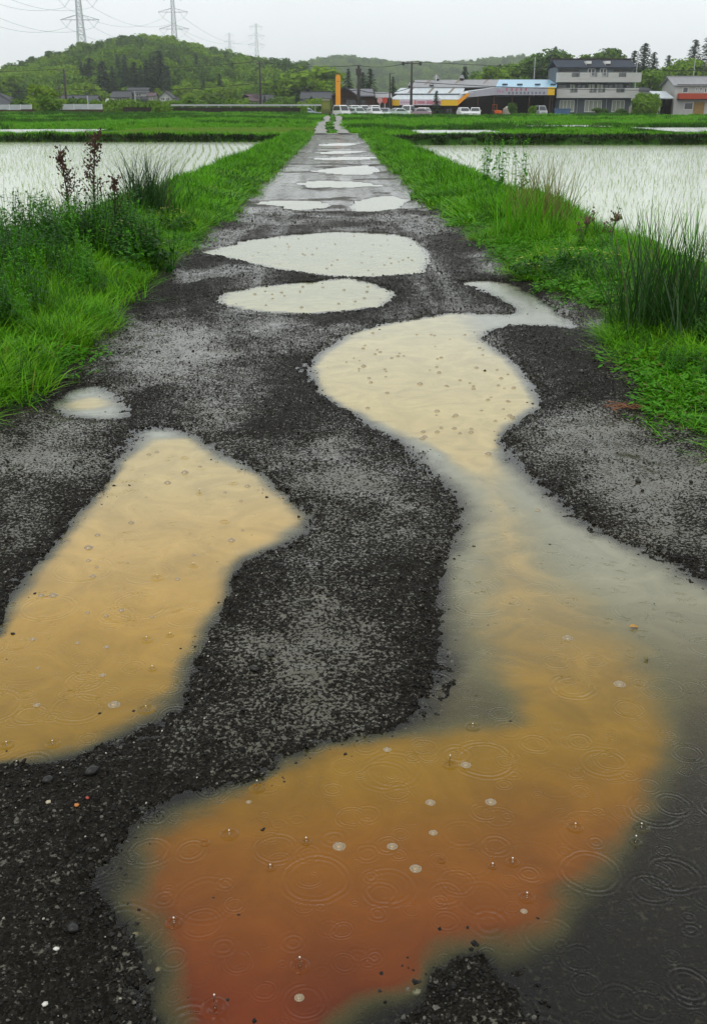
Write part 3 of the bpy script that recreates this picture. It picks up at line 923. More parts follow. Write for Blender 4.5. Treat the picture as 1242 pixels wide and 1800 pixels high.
def splash(px, py, r, jet, mat, label, group):
    """a drop's crater: raised ring, a hollow and the rebound jet with its droplet"""
    x, y = G(px, py)
    root = empty("rain_splash", (x, y, 0.0008), 0, label, "splash", group)
    prof = [(0.5, -0.0006), (0.62, 0.0007), (0.74, 0.0022), (0.86, 0.0007), (1.0, -0.0006)]
    vs = []; fs = []; n_ = 20
    for i_, (rr, z) in enumerate(prof):
        for k in range(n_):
            a = 2 * math.pi * k / n_
            vs.append((max(rr, .02) * r * math.cos(a), max(rr, .02) * r * math.sin(a), z * r / 0.02))
    for i_ in range(len(prof) - 1):
        for k in range(n_):
            fs.append([i_ * n_ + k, (i_ + 1) * n_ + k, (i_ + 1) * n_ + (k + 1) % n_, i_ * n_ + (k + 1) % n_])
    co = MB().add(vs, fs).build("crater", M_WATER, root, None, True)
    lw = lane(np.array([x]), np.array([y]), False); nv = len(co.data.vertices)
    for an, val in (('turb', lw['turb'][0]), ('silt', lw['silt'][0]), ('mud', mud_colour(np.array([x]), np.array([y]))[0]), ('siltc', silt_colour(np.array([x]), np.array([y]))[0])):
        at_ = co.data.attributes.new(an, 'FLOAT' if np.ndim(val) == 0 else 'FLOAT_VECTOR', 'POINT')
        at_.data.foreach_set('value' if np.ndim(val) == 0 else 'vector', np.tile(np.asarray(val, np.float32), nv).ravel())
    if jet > 0:
        jet *= .6
        MB().tube([(0, 0, 0), (0, 0, jet * .3), (0, 0, jet * .7), (0, 0, jet)], 0.0026, 6, 0.0010).build("jet", M_RING, root, None, True)
        MB().ball((0, 0, jet + .004), 0.0018, 8, 6).build("droplet", M_DRP, root, None, True)


for px, py, r_, j_ in ((306, 1622, .018, .014), (527, 1698, .02, .028), (378, 1772, .026, .045), (538, 1480, .013, .012), (925, 1578, .018, .014),
                       (475, 1526, .012, .008), (403, 1467, .022, .012), (360, 1482, .012, .0), (790, 1345, .02, .04), (900, 1516, .016, .012),
                       (865, 1523, .01, .006), (775, 1513, .009, .0), (452, 1386, .02, .03), (830, 1278, .022, .01), (1010, 1455, .02, .012),
                       (1126, 1455, .02, .012), (1116, 1480, .015, .02)):
    splash(px, py, r_, j_, M_SPL, "raindrop splash crater with rebound on the orange brown puddle", "splashes on the orange puddle")
for px, py, r_, j_ in ((277, 1016, .026, .012), (351, 868, .02, .03), (395, 917, .022, .0), (258, 1125, .022, .01), (340, 995, .018, .014), (93, 1308, .02, .01),
                       (12, 1310, .02, .01), (257, 1247, .026, .01), (299, 1117, .014, .008), (268, 1176, .014, .01), (325, 805, .022, .0), (411, 850, .02, .0)):
    splash(px, py, r_, j_, M_SPL2, "raindrop splash crater with rebound on the long tan puddle", "splashes on the tan puddle")
# ================================================================== VERGES, PADDIES, FIELDS
PADDY_Z = -0.30
M_SOIL = pm("verge_soil", (0.02, 0.018, 0.008), 0.9, 0.5, 8, 0.2, bump=0.02)
M_GROUND = pm("field_soil", (0.04, 0.06, 0.018), 0.9, 0.5, 0.4, 0.2)


def vw(y):
    """how wide the bank is, narrower farther on"""
    return np.interp(y, [8, 20, 60], [1.0, .85, .62])


def verge_z(u, y, x):
    """u: distance out from the road's edge"""
    u = np.where(u > 0, u / vw(y), u)
    z = -0.012 + 0.085 * sst(-0.12, 0.16, u) + 0.07 * sst(0.3, 1.0, u) - 0.62 * sst(1.45, 2.25, u)
    return z + 0.05 * (fbm(x * 2.5, y * 2.5, 81) - 0.5) * sst(0.0, 0.3, u)


for nm, side in (("verge_left", -1), ("verge_right", 1)):
    yv = grid_rows(1.2, 66.0, 0.02)
    uv = np.concatenate([np.linspace(-0.25, 0.5, 16), np.linspace(0.55, 2.6, 34)])
    U, Yv = np.meshgrid(uv, yv)
    e = edge_left(Yv) if side < 0 else edge_right(Yv)
    Xv = e + side * U
    Z = verge_z(U, Yv, Xv)
    f = grid_faces(len(yv), len(uv))
    if side < 0: f = f[:, ::-1]
    o = obj(nm, mesh_np(nm, np.stack([Xv.ravel(), Yv.ravel(), Z.ravel()], -1), f, [M_SOIL], True))
    tag(o, None, None, None, 'structure')

ground = obj("ground", mesh_np("ground", [(-1400, -60, -1.7), (1400, -60, -1.7), (1400, 1800, -1.7), (-1400, 1800, -1.7)], [[0, 1, 2, 3]], [M_GROUND]))
tag(ground, None, None, None, 'structure')


# flooded paddies
def paddy_material(name, mudcol):
    m, nt, out = newmat(name)
    t = nd(nt, 'ShaderNodeTexCoord'); P = t.outputs['Object']
    n1 = nd(nt, 'ShaderNodeTexNoise', i0=P, Scale=9.0, Detail=3.0)
    n2 = nd(nt, 'ShaderNodeTexNoise', i0=P, Scale=0.35, Detail=4.0)
    bp = nd(nt, 'ShaderNodeBump', Height=n1.outputs[0], Strength=0.5, Distance=0.008)
    s = nd(nt, 'ShaderNodeMapRange', Value=n2.outputs[0], i1=0.3, i2=0.7, i3=0.85, i4=1.1)
    c = nd(nt, 'ShaderNodeVectorMath', dict(operation='SCALE'), i0=mudcol)
    nt.links.new(s.outputs[0], c.inputs['Scale'])
    df = nd(nt, 'ShaderNodeBsdfDiffuse', Color=c.outputs[0])
    gl = nd(nt, 'ShaderNodeBsdfAnisotropic', Color=(1, 1, 1, 1), Roughness=0.16, Normal=bp.outputs[0])
    fr = nd(nt, 'ShaderNodeFresnel', IOR=1.333, Normal=bp.outputs[0])
    fin = nd(nt, 'ShaderNodeMixShader', i0=fr.outputs[0], i1=df.outputs[0], i2=gl.outputs[0])
    nt.links.new(fin.outputs[0], out.inputs[0])
    return m


M_PADDY = paddy_material("paddy_water", (0.60, 0.67, 0.45))


def sheet(name, quad, mat, kind='structure', label=None):
    o = obj(name, mesh_np(name, quad, [[0, 1, 2, 3]], [mat]))
    return tag(o, label, None, None, kind)


sheet("paddy_water", [(-60, 2, PADDY_Z), (-2.9, 2, PADDY_Z), (-2.6, 62.5, PADDY_Z), (-60, 62.5, PADDY_Z)], M_PADDY)
sheet("paddy_water", [(3.2, 2, PADDY_Z), (60, 2, PADDY_Z), (60, 57, PADDY_Z), (3.5, 57, PADDY_Z)], M_PADDY)


# ------------------------------------------------------------------ blades and tufts
def tuft_mesh(seed, n, h, spread, width, lean=0.35, curl=1.0, seg=4, hv=0.45, mat=None, heads=0):
    r = random.Random(seed)
    vs = []; fs = []; tint = []
    for b in range(n):
        a = r.uniform(0, 6.283); rad = spread * math.sqrt(r.random())
        bx, by = rad * math.cos(r.uniform(0, 6.283)), rad * math.sin(r.uniform(0, 6.283))
        L_ = h * (1 - hv + hv * 1.3 * r.random())
        th = abs(r.gauss(lean, lean * 0.5)); cu = curl * r.uniform(0.3, 1.3)
        w = width * r.uniform(0.7, 1.2)
        fa = a + math.pi / 2 + r.gauss(0, 0.4)
        px, pz = 0.0, 0.0; t = r.random(); base = len(vs)
        for k in range(seg + 1):
            q = k / seg
            ww = w * (1 - q ** 1.7) * (0.7 + 0.6 * min(q * 3, 1)) * 0.5
            cx, cy = bx + px * math.cos(a), by + px * math.sin(a)
            if k == seg:
                vs.append((cx, cy, pz)); tint.append(t)
            else:
                vs += [(cx - ww * math.cos(fa), cy - ww * math.sin(fa), pz), (cx + ww * math.cos(fa), cy + ww * math.sin(fa), pz)]
                tint += [t, t]
            ang = th + cu * q
            px += L_ / seg * math.sin(ang); pz += L_ / seg * math.cos(ang)
        for k in range(seg):
            i = base + 2 * k
            fs.append([i, i + 1, i + 3, i + 2] if k < seg - 1 else [i, i + 1, i + 2])
    me = bpy.data.meshes.new("tuft"); me.from_pydata(vs, [], fs)
    a = me.attributes.new('tint', 'FLOAT', 'POINT'); a.data.foreach_set('value', np.array(tint, np.float32))
    if mat: me.materials.append(mat)
    me.polygons.foreach_set('use_smooth', np.ones(len(me.polygons), bool))
    return me


M_GR = leafmat("fresh_grass", (0.065, 0.28, 0.004), (0.175, 0.45, 0.012), (0.26, 0.24, 0.05), 0.03, .24, spec=.12)
M_GRD = leafmat("deep_grass", (0.022, 0.095, 0.006), (0.05, 0.17, 0.010), (0.16, 0.14, 0.04), 0.05, spec=.15)
M_GRY = leafmat("straw_grass", (0.12, 0.17, 0.03), (0.25, 0.22, 0.06), (0.30, 0.27, 0.09), 0.10)
M_LEAF = leafmat("broad_leaf", (0.013, 0.060, 0.005), (0.042, 0.16, 0.010), (0.10, 0.10, 0.02), 0.03, 0.25, spec=.15)
M_MOSS = leafmat("low_clover", (0.055, 0.24, 0.006), (0.12, 0.36, 0.012), (0.14, 0.15, 0.03), 0.05, 0.3, spec=.12)
M_RICE = leafmat("rice_shoot", (0.13, 0.26, 0.02), (0.27, 0.40, 0.06), (0.3, 0.3, 0.08), 0.05, 0.4)


def clover_mesh(seed, n=70, spread=0.16, h=0.08, s=0.016, mat=None):
    """low broad leaved plants: many small leaves on short stalks"""
    r = random.Random(seed); vs = []; fs = []; tint = []
    for k in range(n):
        a = r.uniform(0, 6.283); d = spread * math.sqrt(r.random())
        z = h * r.uniform(0.25, 1.0) * (1 - 0.5 * (d / spread) ** 2)
        c = Vector((d * math.cos(a), d * math.sin(a), z))
        az = r.uniform(0, 6.283); tl = r.gauss(0.0, 0.5)
        u = Vector((math.cos(az) * math.cos(tl), math.sin(az) * math.cos(tl), math.sin(tl)))
        w = Vector((-math.sin(az), math.cos(az), r.gauss(0, .35))).normalized()
        L_ = s * r.uniform(0.8, 1.7); W_ = s * r.uniform(0.35, 0.6); b = len(vs)
        vs += [c - u * L_, c - w * W_ - Vector((0, 0, .1 * s)), c + u * L_ - Vector((0, 0, .35 * s)), c + w * W_ - Vector((0, 0, .1 * s))]
        t = r.random(); tint += [t] * 4
        fs.append([b, b + 1, b + 2, b + 3])
    me = bpy.data.meshes.new("clover"); me.from_pydata(vs, [], fs)
    at = me.attributes.new('tint', 'FLOAT', 'POINT'); at.data.foreach_set('value', np.array(tint, np.float32))
    if mat: me.materials.append(mat)
    return me


def weed_mesh(seed, stems=7, h=0.55, leaf=0.09, mat=None):
    """leafy weed: upright stems carrying pairs of pointed leaves"""
    r = random.Random(seed); vs = []; fs = []; tint = []
    for s in range(stems):
        a0 = r.uniform(0, 6.283); d0 = r.uniform(0, 0.10); th = abs(r.gauss(0.15, 0.14)); az = r.uniform(0, 6.283)
        H = h * r.uniform(0.65, 1.1)
        base = Vector((d0 * math.cos(a0), d0 * math.sin(a0), 0))
        dirv = Vector((math.sin(th) * math.cos(az), math.sin(th) * math.sin(az), math.cos(th)))
        t = r.random() * 0.9
        b = len(vs); w = 0.004
        vs += [base + Vector((-w, 0, 0)), base + Vector((w, 0, 0)), base + dirv * H + Vector((w * .4, 0, 0)), base + dirv * H + Vector((-w * .4, 0, 0))]
        tint += [t] * 4; fs.append([b, b + 1, b + 2, b + 3])
        nl = int(H / 0.028)
        for k in range(nl):
            q = (k + 1) / nl
            if q < 0.15: continue
            p = base + dirv * H * q
            la = k * 2.4 + r.gauss(0, .4); up = r.gauss(0.25, 0.3)
            L_ = leaf * (1.15 - 0.75 * q) * r.uniform(0.7, 1.2); W_ = L_ * 0.2
            u = Vector((math.cos(la) * math.cos(up), math.sin(la) * math.cos(up), math.sin(up)))
            sd = Vector((-math.sin(la), math.cos(la), 0))
            b = len(vs)
            vs += [p, p + u * L_ * .45 + sd * W_, p + u * L_ * .5 - Vector((0, 0, L_ * .04)), p + u * L_ * .45 - sd * W_, p + u * L_ - Vector((0, 0, L_ * .3))]
            tint += [min(0.95, max(0, t + r.uniform(-.2, .2)))] * 5
            fs += [[b, b + 1, b + 2], [b, b + 2, b + 3], [b + 1, b + 4, b + 2], [b + 2, b + 4, b + 3]]
    me = bpy.data.meshes.new("weed"); me.from_pydata(vs, [], fs)
    at = me.attributes.new('tint', 'FLOAT', 'POINT'); at.data.foreach_set('value', np.array(tint, np.float32))
    if mat: me.materials.append(mat)
    return me


M_GRL = leafmat("pale_grass", (0.11, 0.34, 0.008), (0.24, 0.48, 0.02), (0.30, 0.27, 0.06), 0.06, .24, spec=.12)
M_BUND = leafmat("bund_weeds", (0.010, 0.022, 0.005), (0.022, 0.055, 0.008), (0.05, 0.04, 0.02), 0.1, .15, spec=.1)
c_near = variants("verge_tuft", [tuft_mesh(1, 34, .20, .06, .0046, .5, 1.1, 4, mat=M_GR), tuft_mesh(2, 40, .27, .07, .0048, .45, 1.2, 5, mat=M_GR),
                                 tuft_mesh(3, 30, .16, .07, .0042, .6, .9, 4, mat=M_GR), tuft_mesh(4, 30, .30, .06, .0056, .4, 1.3, 5, mat=M_GRL),
                                 tuft_mesh(5, 30, .24, .07, .0050, .4, 1.0, 4, mat=M_GRD), tuft_mesh(6, 26, .40, .05, .0050, .28, .7, 5, mat=M_GRD),
                                 clover_mesh(7, mat=M_MOSS), clover_mesh(8, 90, .2, .11, .018, mat=M_MOSS)])
c_far = variants("verge_tuft_far", [tuft_mesh(11, 26, .26, .12, .016, .45, 1.0, 3, mat=M_GR), tuft_mesh(12, 26, .34, .12, .018, .4, 1.0, 3, mat=M_GR),
                                    tuft_mesh(13, 24, .22, .14, .018, .55, .9, 3, mat=M_GRL), tuft_mesh(14, 22, .34, .12, .016, .35, .8, 3, mat=M_GRD),
                                    clover_mesh(15, 60, .22, .16, .035, mat=M_MOSS)])
c_fld = variants("field_tuft", [tuft_mesh(21, 30, .42, .35, .05, .45, 1.0, 2, mat=M_GR), tuft_mesh(22, 30, .5, .35, .05, .4, .8, 2, mat=M_GR),
                                tuft_mesh(23, 26, .5, .3, .05, .3, .8, 2, mat=M_GRD),
                                tuft_mesh(24, 22, .42, .3, .05, .5, 1.0, 2, mat=M_BUND)])


def verge_points(side, n, y0, y1, u0=-0.14, u1=2.05, upow=1.0):
    y = y0 * np.exp(rng.uniform(0, 1, n) * math.log(y1 / y0))
    u = (u0 + (u1 - u0) * rng.uniform(0, 1, n) ** upow) * vw(y)
    x = (edge_left(y) - u) if side < 0 else (edge_right(y) + u)
    vis = np.abs(x) < 0.40 * (0.6 + 0.93 * y) + 0.25
    x, y, u = x[vis], y[vis], u[vis]
    return x, y, u, verge_z(u, y, x)


def grow(name, label, coll, sets):
    X = [np.concatenate(a) for a in zip(*sets)]
    o = scatter(name, np.stack(X[:3], -1), rots(len(X[0]), 0.12), np.stack([X[3], X[3], X[4]], -1), X[5], coll)
    tag(o, label, None, None, 'stuff')
    print(name, len(X[0]))
    return o


sets = []
for side, n in ((-1, 8600), (1, 8600)):
    x, y, u, z = verge_points(side, n, 3.2, 16.0)
    keep = rng.uniform(0, 1, len(x)) < sst(-0.10, 0.04, u + 0.16 * (fbm(x * 3, y * 3, 91) - .5))
    keep &= rng.uniform(0, 1, len(x)) < .12 + .88 * sst(.30, .46, fbm(x * 3.1, y * 2.6, 96))
    x, y, u, z = x[keep], y[keep], u[keep], z[keep]
    nz = fbm(x * 1.3, y * 1.3, 92)
    hgt = (0.25 + 1.1 * nz) * (0.65 + 0.5 * sst(0.0, 0.7, u)) * (1.0 if side < 0 else 0.85)
    low = sst(0.52, 0.62, fbm(x * 1.1, y * 1.1, 93) + (0.08 if side > 0 else -0.10))
    pk = np.where(rng.uniform(0, 1, len(x)) < low, rng.choice([6, 7, 2], len(x)), rng.choice([0, 1, 2, 3, 4, 5], len(x), p=[.24, .24, .2, .18, .09, .05]))
    sets.append((x, y, z, np.ones(len(x)) * rng.uniform(.8, 1.25, len(x)), hgt * rng.uniform(.8, 1.2, len(x)), pk))
grow("verge_grass", "fresh green grass and clover along both edges of the lane", c_near, sets)
sets = []
for side, n in ((-1, 7500), (1, 7500)):
    x, y, u, z = verge_points(side, n, 14.0, 66.0, -.16)
    keep = rng.uniform(0, 1, len(x)) < sst(-0.12, 0.0, u + 0.26 * (fbm(x * 2, y * 2, 94) - .5))
    x, y, u, z = x[keep], y[keep], u[keep], z[keep]
    hgt = (0.25 + 0.8 * fbm(x * .9, y * .9, 95)) * (0.65 + 0.5 * sst(0.0, 0.7, u))
    pk = rng.choice(5, len(x), p=[.3, .25, .25, .12, .08])
    sets.append((x, y, z, np.ones(len(x)), hgt, pk))
grow("far_verge_grass", "green grass on both banks of the far lane", c_far, sets)

# ------------------------------------------------------------------ rice seedlings
c_rice = variants("rice_hill", [tuft_mesh(31, 5, .15, .015, .0048, .25, .5, 3, mat=M_RICE), tuft_mesh(32, 4, .13, .02, .0048, .3, .6, 3, mat=M_RICE),
                                tuft_mesh(33, 6, .18, .015, .005, .2, .5, 3, mat=M_RICE)])


def rice(y0, y1, x0, x1, z, ang, dx=0.33, dy=0.27, thin=0.0):
    gx = np.arange(x0 - 30, x1 + 30, dx); gy = np.arange(y0 - 30, y1 + 30, dy)
    X, Y = np.meshgrid(gx, gy); X = X.ravel(); Y = Y.ravel()
    c, s = math.cos(ang), math.sin(ang); cx, cy = (x0 + x1) / 2, (y0 + y1) / 2
    x = cx + (X - cx) * c - (Y - cy) * s; y = cy + (X - cx) * s + (Y - cy) * c
    x = x + rng.normal(0, .022, len(x)) + 0.06 * np.sin(y * 0.3); y = y + rng.normal(0, .04, len(x))
    k = (x > x0) & (x < x1) & (y > y0) & (y < y1) & (np.abs(x) < 0.38 * (0.6 + 0.93 * y) + .5) & (rng.uniform(0, 1, len(x)) > thin + .55 * fbm(x * .4, y * .4, 97))
    x, y = x[k], y[k]
    return x, y, np.full(len(x), z), rng.uniform(.7, 1.2, len(x)), rng.uniform(.6, 1.15, len(x)), rng.integers(0, 3, len(x))


grow("rice_seedlings", "rows of thin young rice shoots standing in the flooded paddies", c_rice,
     [rice(5, 61.5, -34, -3.6, PADDY_Z, 0.10, thin=.1), rice(6, 56, 3.9, 34, PADDY_Z, -0.04, thin=.1)])


# ------------------------------------------------------------------ bunds, upper strips, fields up to the village
def field_z(x, y):
    l = np.interp(y, [60, 62.3, 62.9, 64.2, 64.7, 88, 90, 120, 160, 172, 180, 186, 400], [-.5, -.45, -.02, .0, -.12, -.12, .10, .25, .50, .75, .85, -.9, -1.1])
    r = np.interp(y, [54, 56.8, 57.4, 59.5, 60.2, 97, 98, 120, 155, 162, 168, 400], [-.5, -.45, .05, .08, -.10, -.08, .10, .2, .42, .48, .05, .05])
    w = sst(-2.2, 2.2, x - 0.2)
    z = l * (1 - w) + r * w
    path = np.exp(-((x - 0.2) / 3.0) ** 2)
    z = z * (1 - path) + path * np.interp(y, [50, 66, 150, 168, 400], [-.25, -.02, .42, .2, .05])
    nz = 0.5 * (fbm(x * .12, y * .10, 101) - 0.5) + .25 * (fbm(x * .5, y * .3, 102) - 0.5)
    far = sst(90, 100, y) * sst(195, 165, y)
    return z + nz * far * 0.75 + .06 * (fbm(x * .8, y * .8, 103) - .5) * sst(60, 66, y)


gy = np.concatenate([np.arange(56, 68, .3), np.arange(68, 200, 1.2), np.arange(200, 420, 20)])
gx = np.concatenate([np.linspace(-200, -60, 30)[:-1], np.linspace(-60, 60, 110), np.linspace(60, 220, 34)[1:]])
X, Y = np.meshgrid(gx, gy)
field = obj("field", mesh_np("field", np.stack([X.ravel(), Y.ravel(), field_z(X.ravel(), Y.ravel())], -1), grid_faces(len(gy), len(gx)),
                             [pm("grass_field", (0.03, 0.09, 0.008), 0.9, 0.5, 0.35, 0.2)], True))
tag(field, "rough green fields and mud bunds beyond the paddies", None, None, 'structure')

# strips of water and young rice between the bunds
wl = -0.02
sheet("paddy_water", [(-60, 66, wl), (XA(182, 75), 66, wl), (XA(176, 84), 86, wl), (-60, 86, wl)], M_PADDY)
sheet("paddy_water", [(XA(725, 70), 64, .02), (XA(905, 70), 64, .02), (XA(880, 80), 80, .02), (XA(722, 80), 80, .02)], M_PADDY)
sheet("paddy_water", [(XA(1090, 85), 62, .02), (70, 62, .02), (70, 90, .02), (XA(1110, 90), 90, .02)], M_PADDY)
sheet("paddy_water", [(XA(890, 92), 88, .12), (XA(1058, 92), 88, .12), (XA(1050, 97), 96, .12), (XA(895, 97), 96, .12)], M_PADDY)
M_YOUNG = pm("young_rice_carpet", (0.15, 0.24, 0.02), 0.8, 0.35, 1.5, 0.2)
sheet("young_rice_bed", [(XA(205, 75), 67, wl), (XA(548, 66), 67, wl), (XA(552, 86), 86, wl), (XA(230, 86), 86, wl)], M_YOUNG)
c_yr = variants("young_rice", [tuft_mesh(41, 16, .20, .12, .02, .3, .6, 2, mat=M_RICE), tuft_mesh(42, 14, .18, .12, .02, .35, .6, 2, mat=M_RICE)])
ny = 5200
y = rng.uniform(66.5, 86, ny); x = rng.uniform(0, 1, ny)
x = np.array([XA(212, b) for b in (66, 86)]).mean() + x * (np.array([XA(548, 75)])[0] - np.array([XA(212, b) for b in (66, 86)]).mean())
y = 66.5 + np.round((y - 66.5) / .6) * .6
grow("young_rice", "yellow green bed of young rice beyond the bund", c_yr, [(x, y, np.full(ny, wl), np.ones(ny), rng.uniform(.6, 1.1, ny), rng.integers(0, 2, ny))])


def in_view(x, y, m=.40):
    return np.abs(x) < m * (0.6 + 0.93 * y) + 2


sets = []
for n, y0, y1, dens in ((5200, 57.0, 64.8, 1), (6500, 60, 98, 1), (17000, 86, 172, 1)):
    y = y0 + (y1 - y0) * rng.uniform(0, 1, n); x = rng.uniform(-.40, .42, n) * (0.6 + .93 * y)
    z = field_z(x, y)
    wat = (z < 0.03) & (y > 64.9) & (y < 97.5) & ~(np.abs(x - .2) < 2.6)
    wetl = ((x < XA(190, 75)) & (y > 65) & (y < 87)) | ((x > XA(205, 75)) & (x < XA(548, 75)) & (y > 65) & (y < 87)) | \
           ((x > XA(722, 72)) & (x < XA(890, 72)) & (y > 61.5) & (y < 81)) | ((x > XA(1085, 80)) & (y > 61.5) & (y < 91)) | \
           ((x > XA(890, 92)) & (x < XA(1056, 92)) & (y > 86) & (y < 97))
    bund = (y < 64.8)
    on_lane = (np.abs(x - 0.35) < 1.9) & (y < 68)
    k = ~on_lane & (~wetl | (bund & (z > -.2))) & (z > -0.35)
    x, y, z = x[k], y[k], z[k]
    dk = fbm(x * .10, y * .16, 111)
    pk = np.where(rng.uniform(0, 1, len(x)) < sst(.52, .66, dk) * .8, 2, rng.integers(0, 2, len(x)))
    face = np.where(x < 0, y < 63.1, y < 58.4)
    pk = np.where(face, 3, pk)
    hh = np.where(y < 66, .6, .75) * (0.55 + .7 * fbm(x * .3, y * .3, 112)) * np.where(pk == 2, 1.35, 1)
    # the two wheel tracks of the farm path stay bare
    tx = np.interp(y, [66, 90, 120, 150], [.15, -.1, .3, .2])
    bare = (np.abs(np.abs(x - tx) - .72) < .45) & (y < 140)
    sets.append((x[~bare], y[~bare], z[~bare], rng.uniform(.8, 1.3, (~bare).sum()), hh[~bare] * np.where(np.abs(x[~bare] - tx[~bare]) < .8, .3, 1), pk[~bare]))
grow("field_grass", "rough grass covering the bunds and the fields before the village", c_fld, sets)

# the farm path goes on as two pale wheel tracks; a cross road meets the lane
M_TRK = pm("track_gravel", (0.26, 0.25, 0.22), 0.5, 0.35, 1.2, 0.5)
for sgn in (-1, 1):
    ys = np.arange(66.5, 142, 1.5)
    tx = np.interp(ys, [66, 90, 120, 150], [.15, -.1, .3, .2])
    vs = []; fs = []
    for i, (yy_, t_) in enumerate(zip(ys, tx)):
        xc = t_ + sgn * .72
        for dx_ in (-.38, .38):
            vs.append((xc + dx_ + .08 * math.sin(yy_ * .7), yy_, float(field_z(np.array([xc]), np.array([yy_]))[0]) + .10))
        if i: fs.append([2 * i - 2, 2 * i - 1, 2 * i + 1, 2 * i])
    tag(obj("path", mesh_np("path", vs, fs, [M_TRK])), None, None, None, 'structure')
vs = []; fs = []
for i in range(41):
    x_ = -3.2 + 7.4 * i / 40
    vs += [(x_, 66.2 + .1 * math.sin(i), .035), (x_, 68.6 + .1 * math.cos(i * 1.3), .035)]
    if i: fs.append([2 * i - 2, 2 * i, 2 * i + 1, 2 * i - 1])
tag(obj("cross_road", mesh_np("cross_road", vs, fs, [M_TRK])), None, None, None, 'structure')

# ================================================================== PLANTS ON THE VERGES
def verge_at(px, py):
    x, y = G(px, py, 0.08)
    u = float(edge_left(y) - x) if x < 0 else float(x - edge_right(y))
    z = float(verge_z(np.array([u]), np.array([y]), np.array([x]))[0])
    return x, y, max(z, PADDY_Z - .02)


c_weed = variants("leafy_weed", [weed_mesh(51, 8, .42, .10, M_LEAF), weed_mesh(52, 7, .5, .11, M_LEAF), weed_mesh(53, 9, .34, .09, M_LEAF), weed_mesh(54, 6, .55, .09, M_MOSS)])
wx, wy, ws = [], [], []
for (ax, ay, bx, by, n, s) in ((-60, 520, 160, 498, 75, .9), (20, 465, 280, 448, 100, 1.12), (-100, 560, 60, 590, 34, .8), (1120, 640, 1300, 690, 34, .34),
                               (960, 480, 1090, 500, 26, .5), (1120, 560, 1320, 620, 36, .5), (860, 420, 960, 400, 12, .4), (-40, 640, 60, 680, 8, .5)):
    for k_ in range(n):
        t = random.random()
        px = ax + (bx - ax) * t + random.gauss(0, 18); py = ay + (by - ay) * t + random.gauss(0, 16)
        x, y, z = verge_at(px, py)
        wx.append((x, y, z)); ws.append(s * random.uniform(.75, 1.2))
pts = np.array(wx); ws = np.array(ws)
o = scatter("undergrowth", pts, rots(len(pts), .12), np.repeat(ws[:, None], 3, 1), rng.integers(0, 4, len(pts)), c_weed)
tag(o, "dark leafy weeds massed on the verges", None, None, 'stuff')


def grass_clump(px, py, h, n, spread, width, label, mat, lean=.3, curl=.7, seed=1, name="grass_clump"):
    x, y, z = verge_at(px, py)
    o = obj(name, tuft_mesh(seed, n, h, spread, width, lean, curl, 6, .5, mat), None, (x, y, z))
    return tag(o, label, "grass clump")


M_REED = leafmat("dark_reed", (0.014, 0.05, 0.010), (0.035, 0.105, 0.016), (0.12, 0.09, 0.04), 0.04, .25)
grass_clump(1160, 585, .92, 320, .30, .008, "tall dark green reed clump, the largest on the right verge", M_REED, .33, .35, 61, "reed_clump")
grass_clump(1235, 600, .75, 170, .28, .008, "dense dark grass clump behind the largest reed clump at the picture's edge", M_REED, .35, .5, 62)
grass_clump(262, 392, .98, 300, .30, .010, "tall arching dark grass clump behind the two dry brown weeds", M_REED, .28, .9, 63)
grass_clump(225, 402, .55, 60, .2, .007, "thin pale grass tuft between the dry weeds and the tall arching clump", M_GRD, .4, .8, 64)
grass_clump(945, 412, .95, 200, .34, .009, "yellow tipped tall grass clump at the right paddy's rim", M_GRY, .25, .5, 65)
grass_clump(915, 420, .75, 170, .34, .008, "bright green grass clump just left of the yellow tipped one", M_GR, .28, .6, 66)
grass_clump(70, 440, .95, 60, .34, .006, "straw coloured arching grass stems over the left paddy water", M_GRY, .45, 1.2, 67)
grass_clump(15, 455, .9, 50, .25, .006, "sparse straw coloured grass stems at the left picture edge", M_GRY, .4, 1.2, 68)
grass_clump(125, 425, .8, 40, .25, .006, "few thin straw stems just left of the shorter dry brown weed", M_GRY, .4, 1.1, 69)
grass_clump(1195, 500, .62, 60, .3, .008, "upright pale green grass standing before the right paddy behind the reeds", M_GR, .16, .3, 70)
grass_clump(1120, 480, .52, 70, .25, .008, "bright upright grass tuft at the paddy rim left of the reeds", M_GR, .15, .3, 71)
grass_clump(165, 560, .26, 130, .16, .006, "lush drooping bright grass tuft lowest but two on the left verge", M_GR, .6, 1.2, 72)
grass_clump(215, 525, .27, 130, .16, .006, "bright drooping grass tuft on the left verge nearest the dark gravel bank", M_GR, .6, 1.2, 73)
grass_clump(55, 640, .28, 150, .16, .006, "fountain shaped bright grass tuft by the small shallow puddle", M_GR, .55, 1.2, 74)
grass_clump(15, 690, .24, 110, .14, .006, "bright grass tuft at the left picture edge overhanging the lane", M_GR, .6, 1.3, 75)
grass_clump(120, 600, .26, 130, .16, .006, "bright grass tuft leaning over the silvery wet patch", M_GR, .6, 1.2, 76)


